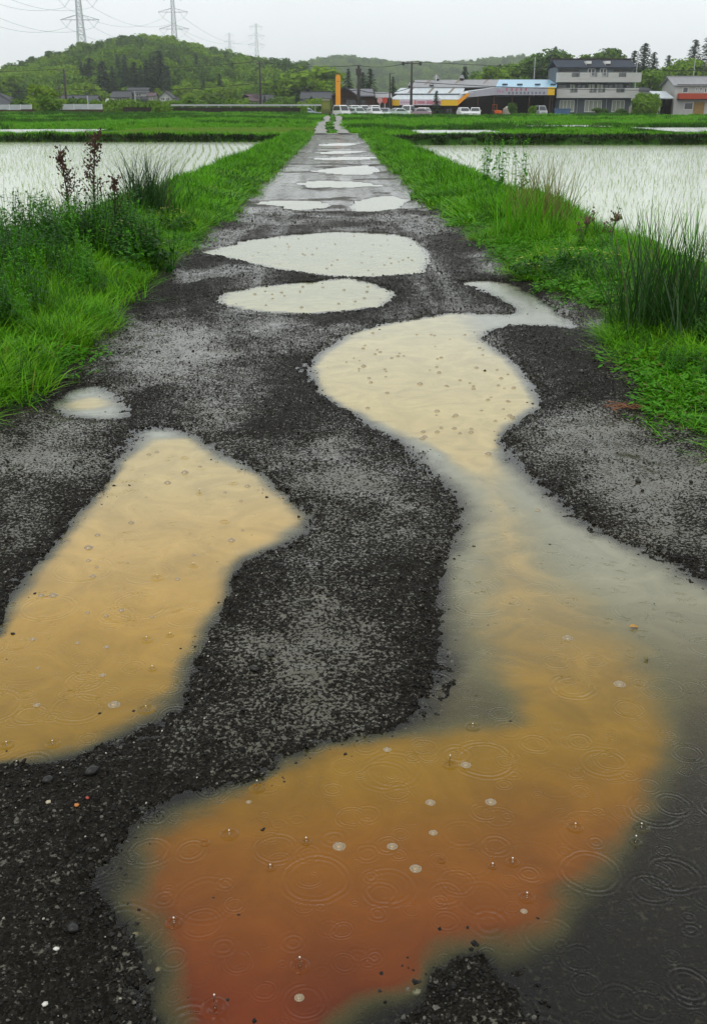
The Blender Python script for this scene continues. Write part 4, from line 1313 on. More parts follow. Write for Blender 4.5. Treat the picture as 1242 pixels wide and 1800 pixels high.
def dry_weed(px, py, h, label, seed, lean, nb, stem_mat=None):
    """dead dock: brown stem with branched seed heads"""
    x, y, z = verge_at(px, py)
    r = random.Random(seed)
    root = empty("dry_weed", (x, y, z), 0, label, "weed")
    st = MB(); heads = MB()
    top = Vector((lean, 0, h))
    def at(q): return Vector((lean * q * q, .03 * math.sin(q * 4), h * q))
    st.tube([at(i / 8) for i in range(9)], .011, 6, .005)
    for k in range(nb):
        q = .42 + .56 * (k / (nb - 1)) ** .8
        a = r.uniform(0, 6.283); L_ = (.10 + .16 * (1 - q)) * r.uniform(.6, 1.3)
        p0 = at(q); u = Vector((math.cos(a) * .55, math.sin(a) * .4, .8)).normalized()
        p1 = p0 + u * L_ * .5; p2 = p0 + u * L_ + Vector((0, 0, -.01))
        st.tube([p0, p1, p2], .004, 4, .0025)
        for j in range(9):
            t = .25 + .75 * j / 8
            c = p0.lerp(p2, t) + Vector((r.gauss(0, .02), r.gauss(0, .02), r.gauss(0, .014)))
            heads.ball(c, r.uniform(.006, .0115), 5, 3, 1.1)
    for j in range(26):
        c = at(r.uniform(.86, 1.02)) + Vector((r.gauss(0, .016), r.gauss(0, .016), r.gauss(0, .01)))
        heads.ball(c, r.uniform(.009, .016), 5, 3, 1.1)
    st.build("stem", stem_mat or M_DEAD, root)
    heads.build("seed_heads", M_SEED if stem_mat is None else pm("pinkish_seeds", (0.15, 0.09, 0.06), .8, .3, 60), root)['kind'] = 'stuff'


M_DEAD = pm("dead_stem", (0.05, 0.032, 0.02), 0.8, 0.3, 30)
M_GREENSTEM = pm("green_stem", (0.05, 0.13, 0.02), 0.7, 0.2, 30)
M_SEED = pm("brown_seeds", (0.075, 0.035, 0.022), 0.8, 0.35, 60)
dry_weed(170, 450, 1.12, "tall dead brown weed with drooping seed heads, taller of two", 5, .10, 26)
dry_weed(128, 440, .92, "shorter dead brown weed with scattered seed heads beside the taller one", 6, -.02, 24)
dry_weed(205, 448, .72, "low thin dead weed stalk right of the tall dead weed", 8, .05, 8)
dry_weed(1072, 456, .36, "small rusty topped weed before the right paddy, farther right of a pair", 9, .02, 5, M_GREENSTEM)
dry_weed(1025, 448, .30, "small brown topped weed before the right paddy, farther left of a pair", 10, .01, 4, M_GREENSTEM)


def flower_bush(px, py, w, h, n, label, seed, nf):
    x, y, z = verge_at(px, py)
    r = random.Random(seed)
    root = empty("flowering_weed", (x, y, z), 0, label, "flowering weed")
    vs = []; fs = []; tint = []; fl = MB()
    for k in range(n):
        a = r.uniform(0, 6.283); d = math.sqrt(r.random()); zz_ = h * (1 - .75 * d * d) * r.uniform(.25, 1) * (.55 + .45 * math.sin(a * 3 + seed) * math.sin(d * 7 + a) + .3 * r.random())
        c = Vector((w * d * math.cos(a), w * .7 * d * math.sin(a), zz_))
        az = r.uniform(0, 6.283); tl = r.gauss(.1, .5)
        u = Vector((math.cos(az) * math.cos(tl), math.sin(az) * math.cos(tl), math.sin(tl))); s = r.uniform(.014, .028)
        sd = Vector((-math.sin(az), math.cos(az), r.gauss(0, .3))).normalized() * s * .55
        b = len(vs); vs += [c - u * s, c - sd, c + u * s, c + sd]; tint += [r.random()] * 4; fs.append([b, b + 1, b + 2, b + 3])
    me = bpy.data.meshes.new("foliage"); me.from_pydata(vs, [], fs)
    at_ = me.attributes.new('tint', 'FLOAT', 'POINT'); at_.data.foreach_set('value', np.array(tint, np.float32)); me.materials.append(M_LEAF)
    obj("foliage", me, root)
    for k in range(nf):
        a = r.uniform(0, 6.283); d = math.sqrt(r.random()) * .95
        c = Vector((w * d * math.cos(a), w * .7 * d * math.sin(a), h * (1 - .72 * d * d) + .015))
        for j in range(5):
            aa = j * 1.2566 + r.random()
            p = c + Vector((.008 * math.cos(aa), .008 * math.sin(aa), 0))
            fl.add([c, p + Vector((-.005 * math.sin(aa), .005 * math.cos(aa), .002)), c + (p - c) * 1.9 + Vector((0, 0, .004)), p - Vector((-.005 * math.sin(aa), .005 * math.cos(aa), -.002))], [[0, 1, 2, 3]])
    o_ = fl.build("blossom", M_YEL, root); o_['kind'] = 'stuff'


M_YEL = pm("yellow_petal", (0.62, 0.58, 0.10), 0.6, 0.2, 20)
flower_bush(225, 462, .42, .38, 1500, "yellow flowered dark weed bush just right of the dead weeds", 21, 46)
flower_bush(300, 408, .36, .30, 1100, "yellow flowered weed bush farther along the left verge, by the grey lane", 22, 40)
flower_bush(1010, 480, .62, .20, 1700, "yellow flowered leafy weed bush on the right verge before the reeds", 23, 60)
flower_bush(405, 322, .7, .22, 700, "low patch of yellow flowered weeds far along the left verge", 24, 60)
flower_bush(370, 352, .5, .20, 600, "faint yellow flowered patch nearer on the left verge top", 25, 40)


def tall_weed(px, py, h, stems, label, seed):
    x, y, z = verge_at(px, py)
    o = obj("tall_weed", weed_mesh(seed, stems, h, .16, M_MOSS), None, (x, y, z))
    tag(o, label, "weed")


tall_weed(852, 340, 1.15, 7, "upright leafy weed against the right paddy, the farthest of three", 31)
tall_weed(880, 352, .95, 6, "leafy weed between two taller ones against the right paddy", 32)
tall_weed(912, 364, 1.05, 5, "upright leafy weed with sparse drooping leaves just left of the yellow tipped grass", 33)
# ================================================================== TREES, HILLS
def crown_broad(seed, nq=1700, q=.085, lobes=9):
    """crown in a unit box (height 0..1, width about .9): leaf sprays spread through several lobes"""
    r = random.Random(seed); vs = []; fs = []; tint = []
    L_ = [(Vector((0, 0, .62)), .34)]
    for k in range(lobes):
        a = k * 2.4 + r.uniform(-.4, .4); d = r.uniform(.16, .32); z = r.uniform(.34, .84)
        L_.append((Vector((d * math.cos(a), d * math.sin(a), z)), r.uniform(.13, .23)))
    for k in range(nq):
        c, R = r.choice(L_)
        n = Vector((r.gauss(0, 1), r.gauss(0, 1), r.gauss(.15, 1))).normalized()
        p = c + n * R * (r.random() ** .4)
        m = (n + Vector((r.gauss(0, .5), r.gauss(0, .5), r.gauss(.35, .5)))).normalized()
        u = m.cross(Vector((r.gauss(0, 1), r.gauss(0, 1), r.gauss(0, 1)))).normalized(); w = m.cross(u)
        s = q * r.uniform(.5, 1.1); b = len(vs)
        vs += [p - u * s * .6, p - w * s * .45 + m * s * .1, p + u * s * .6 - m * s * .12, p + w * s * .45 + m * s * .06]
        t = r.random() * .94; tint += [t] * 4; fs.append([b, b + 1, b + 2, b + 3])
    return vs, fs, tint


def crown_cedar(seed, q=.05):
    r = random.Random(seed); vs = []; fs = []; tint = []
    nl = 26
    for i in range(nl):
        z = .10 + .88 * i / nl; R = (.24 * (1 - z) ** .75 + .012) * r.uniform(.72, 1.15)
        for k in range(10):
            a = r.uniform(0, 6.283)
            for j in range(4):
                d = R * (j + .6) / 4 * r.uniform(.85, 1.1)
                p = Vector((d * math.cos(a), d * math.sin(a), z - d * .35 + r.gauss(0, .008)))
                u = Vector((math.cos(a), math.sin(a), -.45)).normalized(); w = Vector((-math.sin(a), math.cos(a), r.gauss(0, .3))).normalized()
                s = q * r.uniform(.6, 1.2) * (1.15 - .5 * z); b = len(vs)
                vs += [p - u * s * .5, p - w * s * .5 - Vector((0, 0, s * .2)), p + u * s * .7, p + w * s * .5 - Vector((0, 0, s * .2))]
                t = r.random() * .94; tint += [t] * 4; fs.append([b, b + 1, b + 2, b + 3])
    return vs, fs, tint


def leafy_mesh(name, data, mat):
    me = bpy.data.meshes.new(name); me.from_pydata(*[data[0], [], data[1]])
    at = me.attributes.new('tint', 'FLOAT', 'POINT'); at.data.foreach_set('value', np.array(data[2], np.float32))
    me.materials.append(mat)
    return me


T_DK = leafmat("dark_foliage", (0.05, 0.12, 0.016), (0.115, 0.215, 0.03), dryness=0, trans=.2, rough=.7, spec=.15)
T_MD = leafmat("mid_foliage", (0.09, 0.20, 0.012), (0.20, 0.35, 0.026), dryness=0, trans=.25, rough=.7, spec=.15)
T_BR = leafmat("spring_foliage", (0.14, 0.28, 0.008), (0.27, 0.42, 0.02), dryness=0, trans=.3, rough=.7, spec=.15)
T_CD = leafmat("cedar_foliage", (0.016, 0.042, 0.018), (0.04, 0.08, 0.03), dryness=0, trans=.1, rough=.7, spec=.15)
M_BARK = pm("bark", (0.05, 0.04, 0.03), 0.9, 0.4, 8)
BR = [crown_broad(200 + i) for i in range(4)]
CD = [crown_cedar(220 + i) for i in range(3)]
CROWN = {('broad', k, i): leafy_mesh("crown", BR[i], m) for k, m in (('dark', T_DK), ('mid', T_MD), ('bright', T_BR)) for i in range(4)}
CROWN.update({('cedar', 'dark', i): leafy_mesh("crown", CD[i], T_CD) for i in range(3)})


def trunk_mesh(kind):
    mb = MB()
    if kind == 'cedar':
        mb.tube([(0, 0, -.05), (0, 0, .4), (0, 0, .95)], .018, 7, .003)
    else:
        mb.tube([(0, 0, -.05), (.01, 0, .2), (0, .01, .45), (0, 0, .7)], .028, 7, .008)
        for a in (0.3, 2.2, 4.1):
            mb.tube([(0, 0, .28), (.1 * math.cos(a), .1 * math.sin(a), .45), (.22 * math.cos(a), .22 * math.sin(a), .62)], .014, 5, .004)
    return mb.mesh("trunk", M_BARK, True)


TRUNK = {'broad': trunk_mesh('broad'), 'cedar': trunk_mesh('cedar')}


def tree(px, ytop, ybase, D, wpx, kind, tone, label, group, name=None):
    """a tree standing at distance D with its top and width as in the photograph"""
    b = AT(px, ybase, D); zt = ZA(ytop, D, px) + .03 * (ZA(ytop, D, px) - b.z); z0 = b.z
    H = max(zt - z0, 1.0); W = wpx * D * .93 / FPX / (.80 if kind == 'broad' else .26)
    if name in ('bush', 'evergreen_shrub'):
        z0 -= .45 * H; H *= 1.45
    if kind == 'broad' and name is None: W *= 1.4
    nm = name or ('cedar_tree' if kind == 'cedar' else 'broadleaf_tree')
    root = empty(nm, (b.x, D, z0), random.uniform(0, 6.28), label, "tree", group)
    root.scale = (W, W, H)
    obj("trunk", TRUNK[kind], root)
    obj("crown", CROWN[(kind, tone, random.randrange(3 if kind == 'cedar' else 4))], root)
    return root


# -- the wooded hill at the left
def hill_profile(x, D):
    ks = [(-60, 142), (0, 133), (60, 120), (120, 100), (180, 83), (230, 71), (270, 67), (320, 73), (370, 86), (430, 97), (500, 112), (545, 130), (585, 162), (620, 188), (700, 192)]
    px = 580 + x / (D * .93) * FPX
    py = np.interp(px, [k[0] for k in ks], [k[1] for k in ks])
    return 1.5 + (190 - py) / 2066 * D - 1.0


HD = 520.0


def hill_z(x, y):
    top = np.maximum(hill_profile(x, HD) - 8.0, -1.0)
    t = sst(365, HD, y + 12 * (fbm(x * .03, y * .03, 121) - .5))
    back = sst(HD + 260, HD + 10, y)
    return -1.0 + (top + 1.0) * t * np.where(y > HD, back, 1)


gx = np.linspace(-330, 60, 70); gy = np.linspace(340, 800, 50)
X, Y = np.meshgrid(gx, gy)
hill = obj("hill", mesh_np("hill", np.stack([X.ravel(), Y.ravel(), hill_z(X.ravel(), Y.ravel())], -1), grid_faces(50, 70),
                           [pm("forest_floor", (0.022, 0.04, 0.012), 0.9, 0.4, .1, .1)], True))
tag(hill, "low rounded wooded hill", None, None, 'structure')

c_wood = variants("wood_tree", [CROWN[('broad', t, i)] for t in ('dark', 'mid', 'bright') for i in range(4)] + [CROWN[('cedar', 'dark', i)] for i in range(3)])


def wood(name, label, x, y, z, hgt, cedar, bright, seed):
    n = len(x)
    tone = fbm(x * .030, y * .02, seed); q = rng.uniform(0, 1, n)
    pk = np.where(q < .45 - .6 * (tone - .5), rng.integers(0, 4, n), rng.integers(4, 8, n))
    pk = np.where((rng.uniform(0, 1, n) < bright * sst(.5, .7, fbm(x * .06, y * .06, seed + 3)) * 2.2), rng.integers(8, 12, n), pk)
    cd = rng.uniform(0, 1, n) < cedar
    pk = np.where(cd, rng.integers(12, 15, n), pk)
    h = hgt * rng.uniform(.75, 1.2, n) * np.where(cd, 1.25, 1)
    w = np.where(cd, h * .9, h * rng.uniform(.8, 1.1, n))
    o = scatter(name, np.stack([x, y, z - h * .12], -1), rots(n, .03), np.stack([w, w, h], -1), pk, c_wood)
    tag(o, label, None, None, 'stuff')
    print(name, n)
    return o


gx, gy = np.meshgrid(np.arange(-205, 25, 5.2), np.arange(372, 545, 5.6))
x = gx.ravel() + rng.normal(0, 1.5, gx.size); y = gy.ravel() + rng.normal(0, 1.5, gx.size)
z = hill_z(x, y); k = (z > -.6); x, y, z = x[k], y[k], z[k]
cb = .85 * np.exp(-(((580 + x / (y * .93) * FPX) - 255) / 75.) ** 2) * sst(460, 415, y)
wood("woods", "mixed spring woodland covering the low hill", x, y, z, 10.5, cb, .5, 131)

# -- the far ridge in the haze
RD = 1400.0


def ridge_z(x, y):
    ks = [(380, 150), (480, 128), (540, 116), (590, 108), (620, 106), (660, 112), (720, 116), (790, 116), (830, 112), (870, 108), (905, 106), (960, 118), (1040, 128), (1300, 132)]
    px = 580 + x / (RD * .93) * FPX
    py = np.interp(px, [q[0] for q in ks], [q[1] for q in ks])
    top = 1.5 + (190 - py) / 2066 * RD - 8
    return -1.6 + (top + 1.6) * sst(1000, RD, y) * np.where(y > RD, sst(1700, 1420, y), 1) + 5 * (fbm(x * .012, y * .012, 141) - .5) * sst(1000, 1200, y)


gx = np.linspace(-350, 800, 90); gy = np.linspace(980, 1680, 40)
X, Y = np.meshgrid(gx, gy)
rg = obj("far_hill", mesh_np("far_hill", np.stack([X.ravel(), Y.ravel(), ridge_z(X.ravel(), Y.ravel())], -1), grid_faces(40, 90),
                             [pm("forest_floor", (0.022, 0.04, 0.012), 0.9, 0.4, .1, .1)], True))
tag(rg, "distant wooded ridge fading into haze", None, None, 'structure')
gx, gy = np.meshgrid(np.arange(-220, 520, 11.), np.arange(1090, 1410, 13.))
x = gx.ravel() + rng.normal(0, 3, gx.size); y = gy.ravel() + rng.normal(0, 3, gx.size)
wood("far_woods", "hazy woodland on the distant ridge", x, y, ridge_z(x, y), 15.0, .0, .9, 151)  # no cedars, more bright crowns: haze paleness partly put into the foliage colour

# -- the wood behind the apartment block, rising to the right
def rwood_z(x, y):
    px = 580 + x / (330 * .93) * FPX
    return .0 + np.interp(px, [780, 840, 930, 1010, 1100, 1180, 1260, 1500], [0, 2.0, 6.5, 8.0, 5.5, 4.5, 5.5, 6]) * sst(280, 350, y)


gx = np.linspace(30, 260, 40); gy = np.linspace(262, 520, 30)
X, Y = np.meshgrid(gx, gy)
h2 = obj("wooded_rise_terrain", mesh_np("wooded_rise_terrain", np.stack([X.ravel(), Y.ravel(), rwood_z(X.ravel(), Y.ravel()) - .1], -1), grid_faces(30, 40),
                                        [pm("forest_floor", (0.022, 0.04, 0.012), 0.9, 0.4, .1, .1)], True))
tag(h2, "rising ground under the wood at the right", None, None, 'structure')
gx, gy = np.meshgrid(np.arange(36, 175, 5.0), np.arange(284, 400, 6.))
x = gx.ravel() + rng.normal(0, 1.3, gx.size); y = gy.ravel() + rng.normal(0, 1.3, gx.size)
px_ = 580 + x / (y * .93) * FPX; k = px_ > 815 + 8 * rng.normal(0, 1, len(x)); x, y = x[k], y[k]
wood("woods", "dense green wood rising behind the apartment block", x, y, rwood_z(x, y), 9.5, .10, .2, 161)

# shrubs and garden trees among the village houses
n = 330
y = rng.uniform(188, 335, n); q = rng.uniform(0, 1, n); px_ = np.where(q < .93, rng.uniform(20, 565, n), rng.uniform(1122, 1138, n))
x = np.array([XA(a, b) for a, b in zip(px_, y)])
wood("shrubbery", "garden shrubs and small trees crowding the village houses", x, y, np.where(px_ < 600, -1.4, -.6), 5.0, .03, .3, 171)

# -- single trees
GT = "trees standing out from the woods"
for a in ((545, 112, 186, 330, 78, 'broad', 'bright', "large yellow green spring tree at the foot of the hill's end"),
          (507, 126, 188, 335, 60, 'broad', 'bright', "yellow green tree just left of the large spring tree"),
          (575, 136, 188, 325, 44, 'broad', 'bright', "smaller yellow green tree between the large spring tree and the orange sign"),
          (490, 98, 150, 470, 30, 'broad', 'dark', "rounded dark tree on the hill crest above the spring trees"),
          (522, 104, 160, 450, 34, 'broad', 'dark', "dark dome shaped tree on the hill's descending end"),
          (283, 88, 168, 400, 34, 'cedar', 'dark', "tall dark cedar in the middle of the hill, above the two storey house"),
          (262, 104, 172, 395, 26, 'cedar', 'dark', "dark cedar just left of the tallest one on the hill"),
          (240, 108, 172, 395, 28, 'cedar', 'dark', "dark cedar above the long grey farmhouse roof"),
          (162, 100, 168, 405, 28, 'cedar', 'dark', "dark cedar on the hill right of the crossarm pole"),
          (185, 106, 170, 400, 26, 'cedar', 'dark', "dark cedar farther right of the crossarm pole on the hill"),
          (612, 120, 172, 290, 16, 'cedar', 'dark', "slim cedar above the brown hall's gable"),
          (637, 126, 174, 285, 20, 'cedar', 'dark', "cedar directly behind the thick utility pole"),
          (650, 120, 176, 280, 22, 'cedar', 'dark', "broad based cedar right of the thick utility pole"),
          (690, 134, 180, 270, 14, 'cedar', 'dark', "small slim cedar behind the curved street lamp"),
          (870, 114, 168, 300, 46, 'broad', 'bright', "bright green tree above the blue roof's left end"),
          (905, 108, 166, 305, 50, 'broad', 'mid', "mid green tree above the middle of the blue roof"),
          (938, 90, 166, 310, 52, 'broad', 'mid', "tall rounded tree above the blue roof's right end"),
          (962, 82, 160, 300, 56, 'broad', 'dark', "large round tree touching the apartment block's roof end"),
          (1010, 94, 160, 290, 48, 'broad', 'mid', "low rounded tree behind the apartment roof, between two skylight boxes"),
          (1060, 80, 160, 290, 56, 'broad', 'dark', "spreading open tree rising behind the apartment roof"),
          (1036, 90, 160, 295, 36, 'broad', 'mid', "smaller tree left of the spreading open tree"),
          (1126, 74, 165, 310, 34, 'cedar', 'dark', "pointed dark cedar right of the apartment roof, tallest there"),
          (1108, 88, 165, 312, 28, 'cedar', 'dark', "cedar leaning on the apartment block's right roof corner"),
          (1143, 90, 165, 312, 24, 'cedar', 'dark', "lower pointed cedar just right of the tallest by the apartment"),
          (1168, 96, 165, 320, 24, 'cedar', 'dark', "pale hazy conifer in the gap between two cedar groups"),
          (1182, 100, 168, 290, 34, 'broad', 'mid', "mid green tree above the open carport"),
          (1213, 68, 150, 320, 30, 'cedar', 'dark', "open branched fir standing alone above the red balcony house"),
          (1240, 58, 150, 315, 42, 'cedar', 'dark', "dark broad cedar at the picture's edge, highest of all"),
          (1205, 100, 160, 285, 44, 'broad', 'bright', "bright rounded tree right behind the red balcony house"),
          (1235, 106, 160, 285, 40, 'broad', 'mid', "green tree behind the red balcony house, beneath the highest cedar"),
          (1140, 118, 175, 270, 44, 'broad', 'mid', "full green tree behind the gap between apartment and carport"),
          (78, 146, 192, 200, 40, 'broad', 'bright', "yellow green tree behind the bush between two white fences"),
          (14, 126, 180, 380, 40, 'broad', 'bright', "bright tree at the hill's left foot above the hip roofed house"),
          (340, 172, 192, 300, 30, 'broad', 'bright', "low yellowish shrub tree right of the black framed house"),
          (500, 168, 192, 300, 50, 'broad', 'mid', "low green trees between the purple and grey roofed houses")):
    tree(*a[:-1], a[-1], GT)
for a in ((86, 164, 197, 178, 48, 'broad', 'mid', "big dark bush at the field's edge between two white fences"),
          (286, 176, 201, 168, 36, 'broad', 'mid', "round bush alone on the dark embankment wall"),
          (534, 184, 202, 172, 16, 'broad', 'mid', "small bush at the right end of the dark embankment wall"),
          (1128, 166, 199, 196, 26, 'broad', 'mid', "leafy shrub between the apartment block and the carport"),
          (1142, 172, 199, 194, 20, 'broad', 'dark', "dark shrub beside the carport"),
          (900, 178, 199, 196, 18, 'broad', 'dark', "dark bush before the open shed"),
          (935, 184, 199, 196, 16, 'broad', 'mid', "low green shrub before the open shed, right of the dark bush"),
          (1055, 188, 200, 202, 30, 'broad', 'dark', "low dark hedge plant under the apartment's middle window"),
          (1090, 190, 200, 203, 26, 'broad', 'dark', "low dark plant under the apartment's right window"),
          (766, 158, 196, 186, 15, 'cedar', 'dark', "narrow evergreen standing before the market's sign")):
    tree(*a[:-1], a[-1], "bushes before the village", 'evergreen_shrub' if a[5] == 'cedar' else 'bush')

# ================================================================== BUILDINGS
M_GLASS = pm("window_glass", (0.03, 0.035, 0.035), 0.08, 0.1, 1, 0.8)
M_CURT = pm("curtain_behind_glass", (0.38, 0.42, 0.33), 0.25, 0.35, 1.2, 0.5, streak=(6, 6, .3))
M_WFR = pm("white_frame", (0.75, 0.75, 0.72), 0.5, 0.1)
M_WALLW = pm("white_wall", (0.50, 0.50, 0.475), 0.8, 0.15, .8, 0.2, streak=(3, 3, .4))
M_WALLG = pm("grey_blue_wall", (0.12, 0.145, 0.16), 0.8, 0.2, .8, 0.2)
M_WALLC = pm("cream_wall", (0.34, 0.32, 0.27), 0.8, 0.2, .8, 0.2)
M_BALC = pm("balcony_panel", (0.54, 0.54, 0.51), 0.8, 0.14, .7, 0.3, streak=(1, 1, 4))
M_SLATE = pm("slate_roof", (0.055, 0.066, 0.088), 0.8, 0.3, 3, 0.15, streak=(4, 1, 1))
M_TILE = pm("grey_roof_tile", (0.10, 0.105, 0.115), 0.8, 0.3, 2.5, 0.15, streak=(5, 1, 1))
M_TILEP = pm("purple_roof_tile", (0.14, 0.10, 0.11), 0.8, 0.3, 2.5, 0.15, streak=(5, 1, 1))
M_STEEL = pm("pale_steel_roof", (0.58, 0.64, 0.67), 0.35, 0.2, .5, 0.5, streak=(4, .5, 1))
M_STEELG = pm("grey_steel_roof", (0.30, 0.30, 0.315), 0.5, 0.2, .5, 0.5, streak=(4, .5, 1))
M_BLUE = pm("sky_blue_roof", (0.34, 0.60, 0.78), 0.35, 0.12, .5, 0.5, streak=(4, .5, 1))
M_DARK = pm("dark_timber", (0.035, 0.026, 0.02), 0.8, 0.3, 2)
M_BROWN = pm("brown_timber", (0.075, 0.04, 0.028), 0.8, 0.3, 2, streak=(5, 5, .5))
M_RED = pm("red_panel", (0.42, 0.055, 0.02), 0.6, 0.15, 1)
M_ORANGE = pm("orange_sign", (0.85, 0.34, 0.015), 0.5, 0.08, 1)
M_YELLOW = pm("yellow_sign", (0.80, 0.50, 0.02), 0.5, 0.08, 1)
M_SIGNW = pm("pale_sign_panel", (0.66, 0.56, 0.62), 0.5, 0.08, 1)
M_SIGNG = pm("grey_sign_panel", (0.42, 0.42, 0.47), 0.5, 0.12, 1)
M_MAG = pm("magenta_print", (0.50, 0.02, 0.10), 0.5, 0.05)
M_NAVY = pm("navy_print", (0.04, 0.06, 0.10), 0.5, 0.05)
M_CONC = pm("concrete", (0.30, 0.30, 0.28), 0.8, 0.25, 1.5)
M_POLE = pm("weathered_pole", (0.055, 0.05, 0.045), 0.8, 0.25, 2)
M_POLEL = pm("pale_metal_pole", (0.45, 0.47, 0.48), 0.5, 0.15, 2)
M_WIRE = pm("black_cable", (0.02, 0.02, 0.02), 0.7, 0.1)


def window(parent, x0, x1, z0, z1, y, glass=None, frame=None, n=2, fr=.07):
    """frame with panes; y is the wall's face, looking to -y"""
    f = MB()
    f.box(x0, x1, y - .05, y + .05, z0, z0 + fr).box(x0, x1, y - .05, y + .05, z1 - fr, z1)
    xs = [x0 + (x1 - x0) * i / n for i in range(n + 1)]
    for i, x in enumerate(xs):
        a, b = (x, x + fr) if i == 0 else (x - fr, x) if i == n else (x - fr / 2, x + fr / 2)
        f.box(a, b, y - .048, y + .048, z0 + fr, z1 - fr)
    w = f.build("window", frame or M_WFR, parent)
    for i in range(n):
        MB().box(xs[i] + fr * .6, xs[i + 1] - fr * .6, y - .012, y + .02, z0 + fr * .8, z1 - fr * .8).build("pane", glass or M_GLASS, w)
    return w


def gable_roof(x0, x1, y0, y1, ze, zr, over=.5, t=.14):
    """two slopes, ridge along x"""
    mb = MB(); ym = (y0 + y1) / 2
    k = (zr - ze) / (ym - y0); yo = y0 - over; zo = ze - over * k; y2 = y1 + over
    mb.slab([(x0 - over, yo, zo), (x1 + over, yo, zo), (x1 + over, ym, zr), (x0 - over, ym, zr)], t)
    mb.slab([(x1 + over, y2, zo), (x0 - over, y2, zo), (x0 - over, ym + .003, zr), (x1 + over, ym + .003, zr)], t)
    mb.box(x0 - over, x1 + over, ym - .16, ym + .16, zr - .04, zr + .14)
    return mb


def hip_roof(x0, x1, y0, y1, ze, zr, over=.6, inset=None):
    x0 -= over; x1 += over; y0 -= over; y1 += over
    ym = (y0 + y1) / 2; ins = inset or (y1 - y0) / 2
    mb = MB()
    vs = [(x0, y0, ze), (x1, y0, ze), (x1, y1, ze), (x0, y1, ze), (x0 + ins, ym, zr), (x1 - ins, ym, zr)]
    vs += [(a, b, ze - .18) for a, b, _ in vs[:4]]
    mb.add(vs, [[0, 1, 5, 4], [1, 2, 5], [2, 3, 4, 5], [3, 0, 4], [0, 6, 7, 1], [1, 7, 8, 2], [2, 8, 9, 3], [3, 9, 6, 0], [9, 8, 7, 6]])
    mb.tube([(x0 + ins, ym, zr + .02), (x1 - ins, ym, zr + .02)], .16, 5)
    return mb


def house(px0, px1, yr, ye, Y, z0, depth, roof, wall, style, label, wins=(), name="farmhouse", cat="house", group="village houses", glass=None):
    """wins: (fraction from, fraction to, pixel top, pixel bottom)"""
    x0, x1 = XA(px0, Y), XA(px1, Y); ze, zr = ZA(ye, Y), ZA(yr, Y + depth / 2)
    r = empty(name, ((x0 + x1) / 2, Y, z0), 0, label, cat, group)
    cx = (x0 + x1) / 2; a, b = x0 - cx, x1 - cx
    ze -= z0; zr -= z0
    wb = MB()
    if style == 'front':                                  # gable looks at us
        wb.prism([(a, 0), (b, 0), (b, ze), (0, zr - .1), (a, ze)], 'y', 0, depth)
        wb.build("wall", wall, r)
        rb = MB(); o = .5; kk = (zr - ze) / b
        rb.slab([(a - o, -o, ze - o * kk), (0, -o, zr), (0, depth + o, zr), (a - o, depth + o, ze - o * kk)][::-1], -.16)
        rb.slab([(b + o, -o, ze - o * kk), (.003, -o, zr), (.003, depth + o, zr), (b + o, depth + o, ze - o * kk)], -.16)
        rb.build("roof", roof, r)
    else:
        wb.box(a, b, 0, depth, 0, ze - .02)
        if style == 'gable':
            wb.prism([(0.05, ze - .02), (depth - .05, ze - .02), (depth / 2, zr - .25)], 'x', a + .01, b - .01)
        wb.build("wall", wall, r)
        (gable_roof(a, b, 0, depth, ze, zr) if style == 'gable' else hip_roof(a, b, 0, depth, ze, zr)).build("roof", roof, r)
    for f0, f1, yt, yb in wins:
        window(r, a + (b - a) * f0, a + (b - a) * f1, ZA(yb, Y) - z0, ZA(yt, Y) - z0, -.03, glass, n=2 if f1 - f0 > .12 else 1, fr=.1)
    return r


VB = -1.0
house(-70, 32, 164, 189, 195, VB, 11, M_TILE, M_WALLC, 'hip', "big slate grey hip roofed house at the left picture edge", ((.6, .8, 191, 197), (.85, .97, 191, 197)))
house(-50, 4, 156, 172, 201, VB, 6, M_TILE, M_WALLW, 'hip', "small raised upper storey with dark hip roof behind the big hip roof", ((.7, .9, 174, 182),))
house(96, 122, 168, 176, 300, VB, 7, M_TILE, M_WALLW, 'gable', "white walled house behind the leaning crossarm pole", ((.2, .45, 178, 184), (.6, .85, 178, 184)))
house(128, 168, 168, 177, 320, VB, 8, M_TILE, M_WALLW, 'gable', "low white house with grey roof right of the crossarm pole", ((.15, .4, 180, 186), (.55, .8, 180, 186)))
house(198, 228, 161, 170, 345, VB, 8, M_TILE, M_WALLC, 'gable', "farm outbuilding with dark tiled roof left of the two storey farmhouse", ((.3, .6, 172, 178),))
h2s = house(226, 260, 154, 162, 352, VB, 7, M_TILE, M_WALLW, 'gable', "two storey farmhouse with grey tiled roofs below the cedars", ((.1, .35, 164, 169), (.45, .7, 164, 169), (.1, .4, 178, 186), (.55, .85, 178, 186)))
xm = (XA(260, 352) - XA(226, 352)) / 2
MB().slab([(-xm - 1.2, -2.2, ZA(175, 350) - VB), (xm + 1.2, -2.2, ZA(175, 350) - VB), (xm + 1, .1, ZA(169, 352) - VB), (-xm - 1, .1, ZA(169, 352) - VB)], .15).build("lower_roof", M_TILE, h2s)
house(262, 273, 163, 168, 348, VB, 6, M_TILEP, M_WALLC, 'gable', "narrow pinkish storehouse right of the two storey farmhouse", ((.3, .7, 170, 176),))
house(281, 303, 160, 170, 340, VB, 8, M_TILE, M_WALLW, 'front', "black and white gabled house right of the storehouse", ((.15, .45, 171, 177), (.55, .85, 171, 177), (.2, .8, 181, 187)))
house(422, 456, 166, 177, 300, VB, 9, M_TILEP, M_WALLW, 'hip', "low house with purple grey hip roof by the middle pole", ((.1, .35, 180, 187), (.45, .6, 180, 187), (.7, .92, 180, 187)))
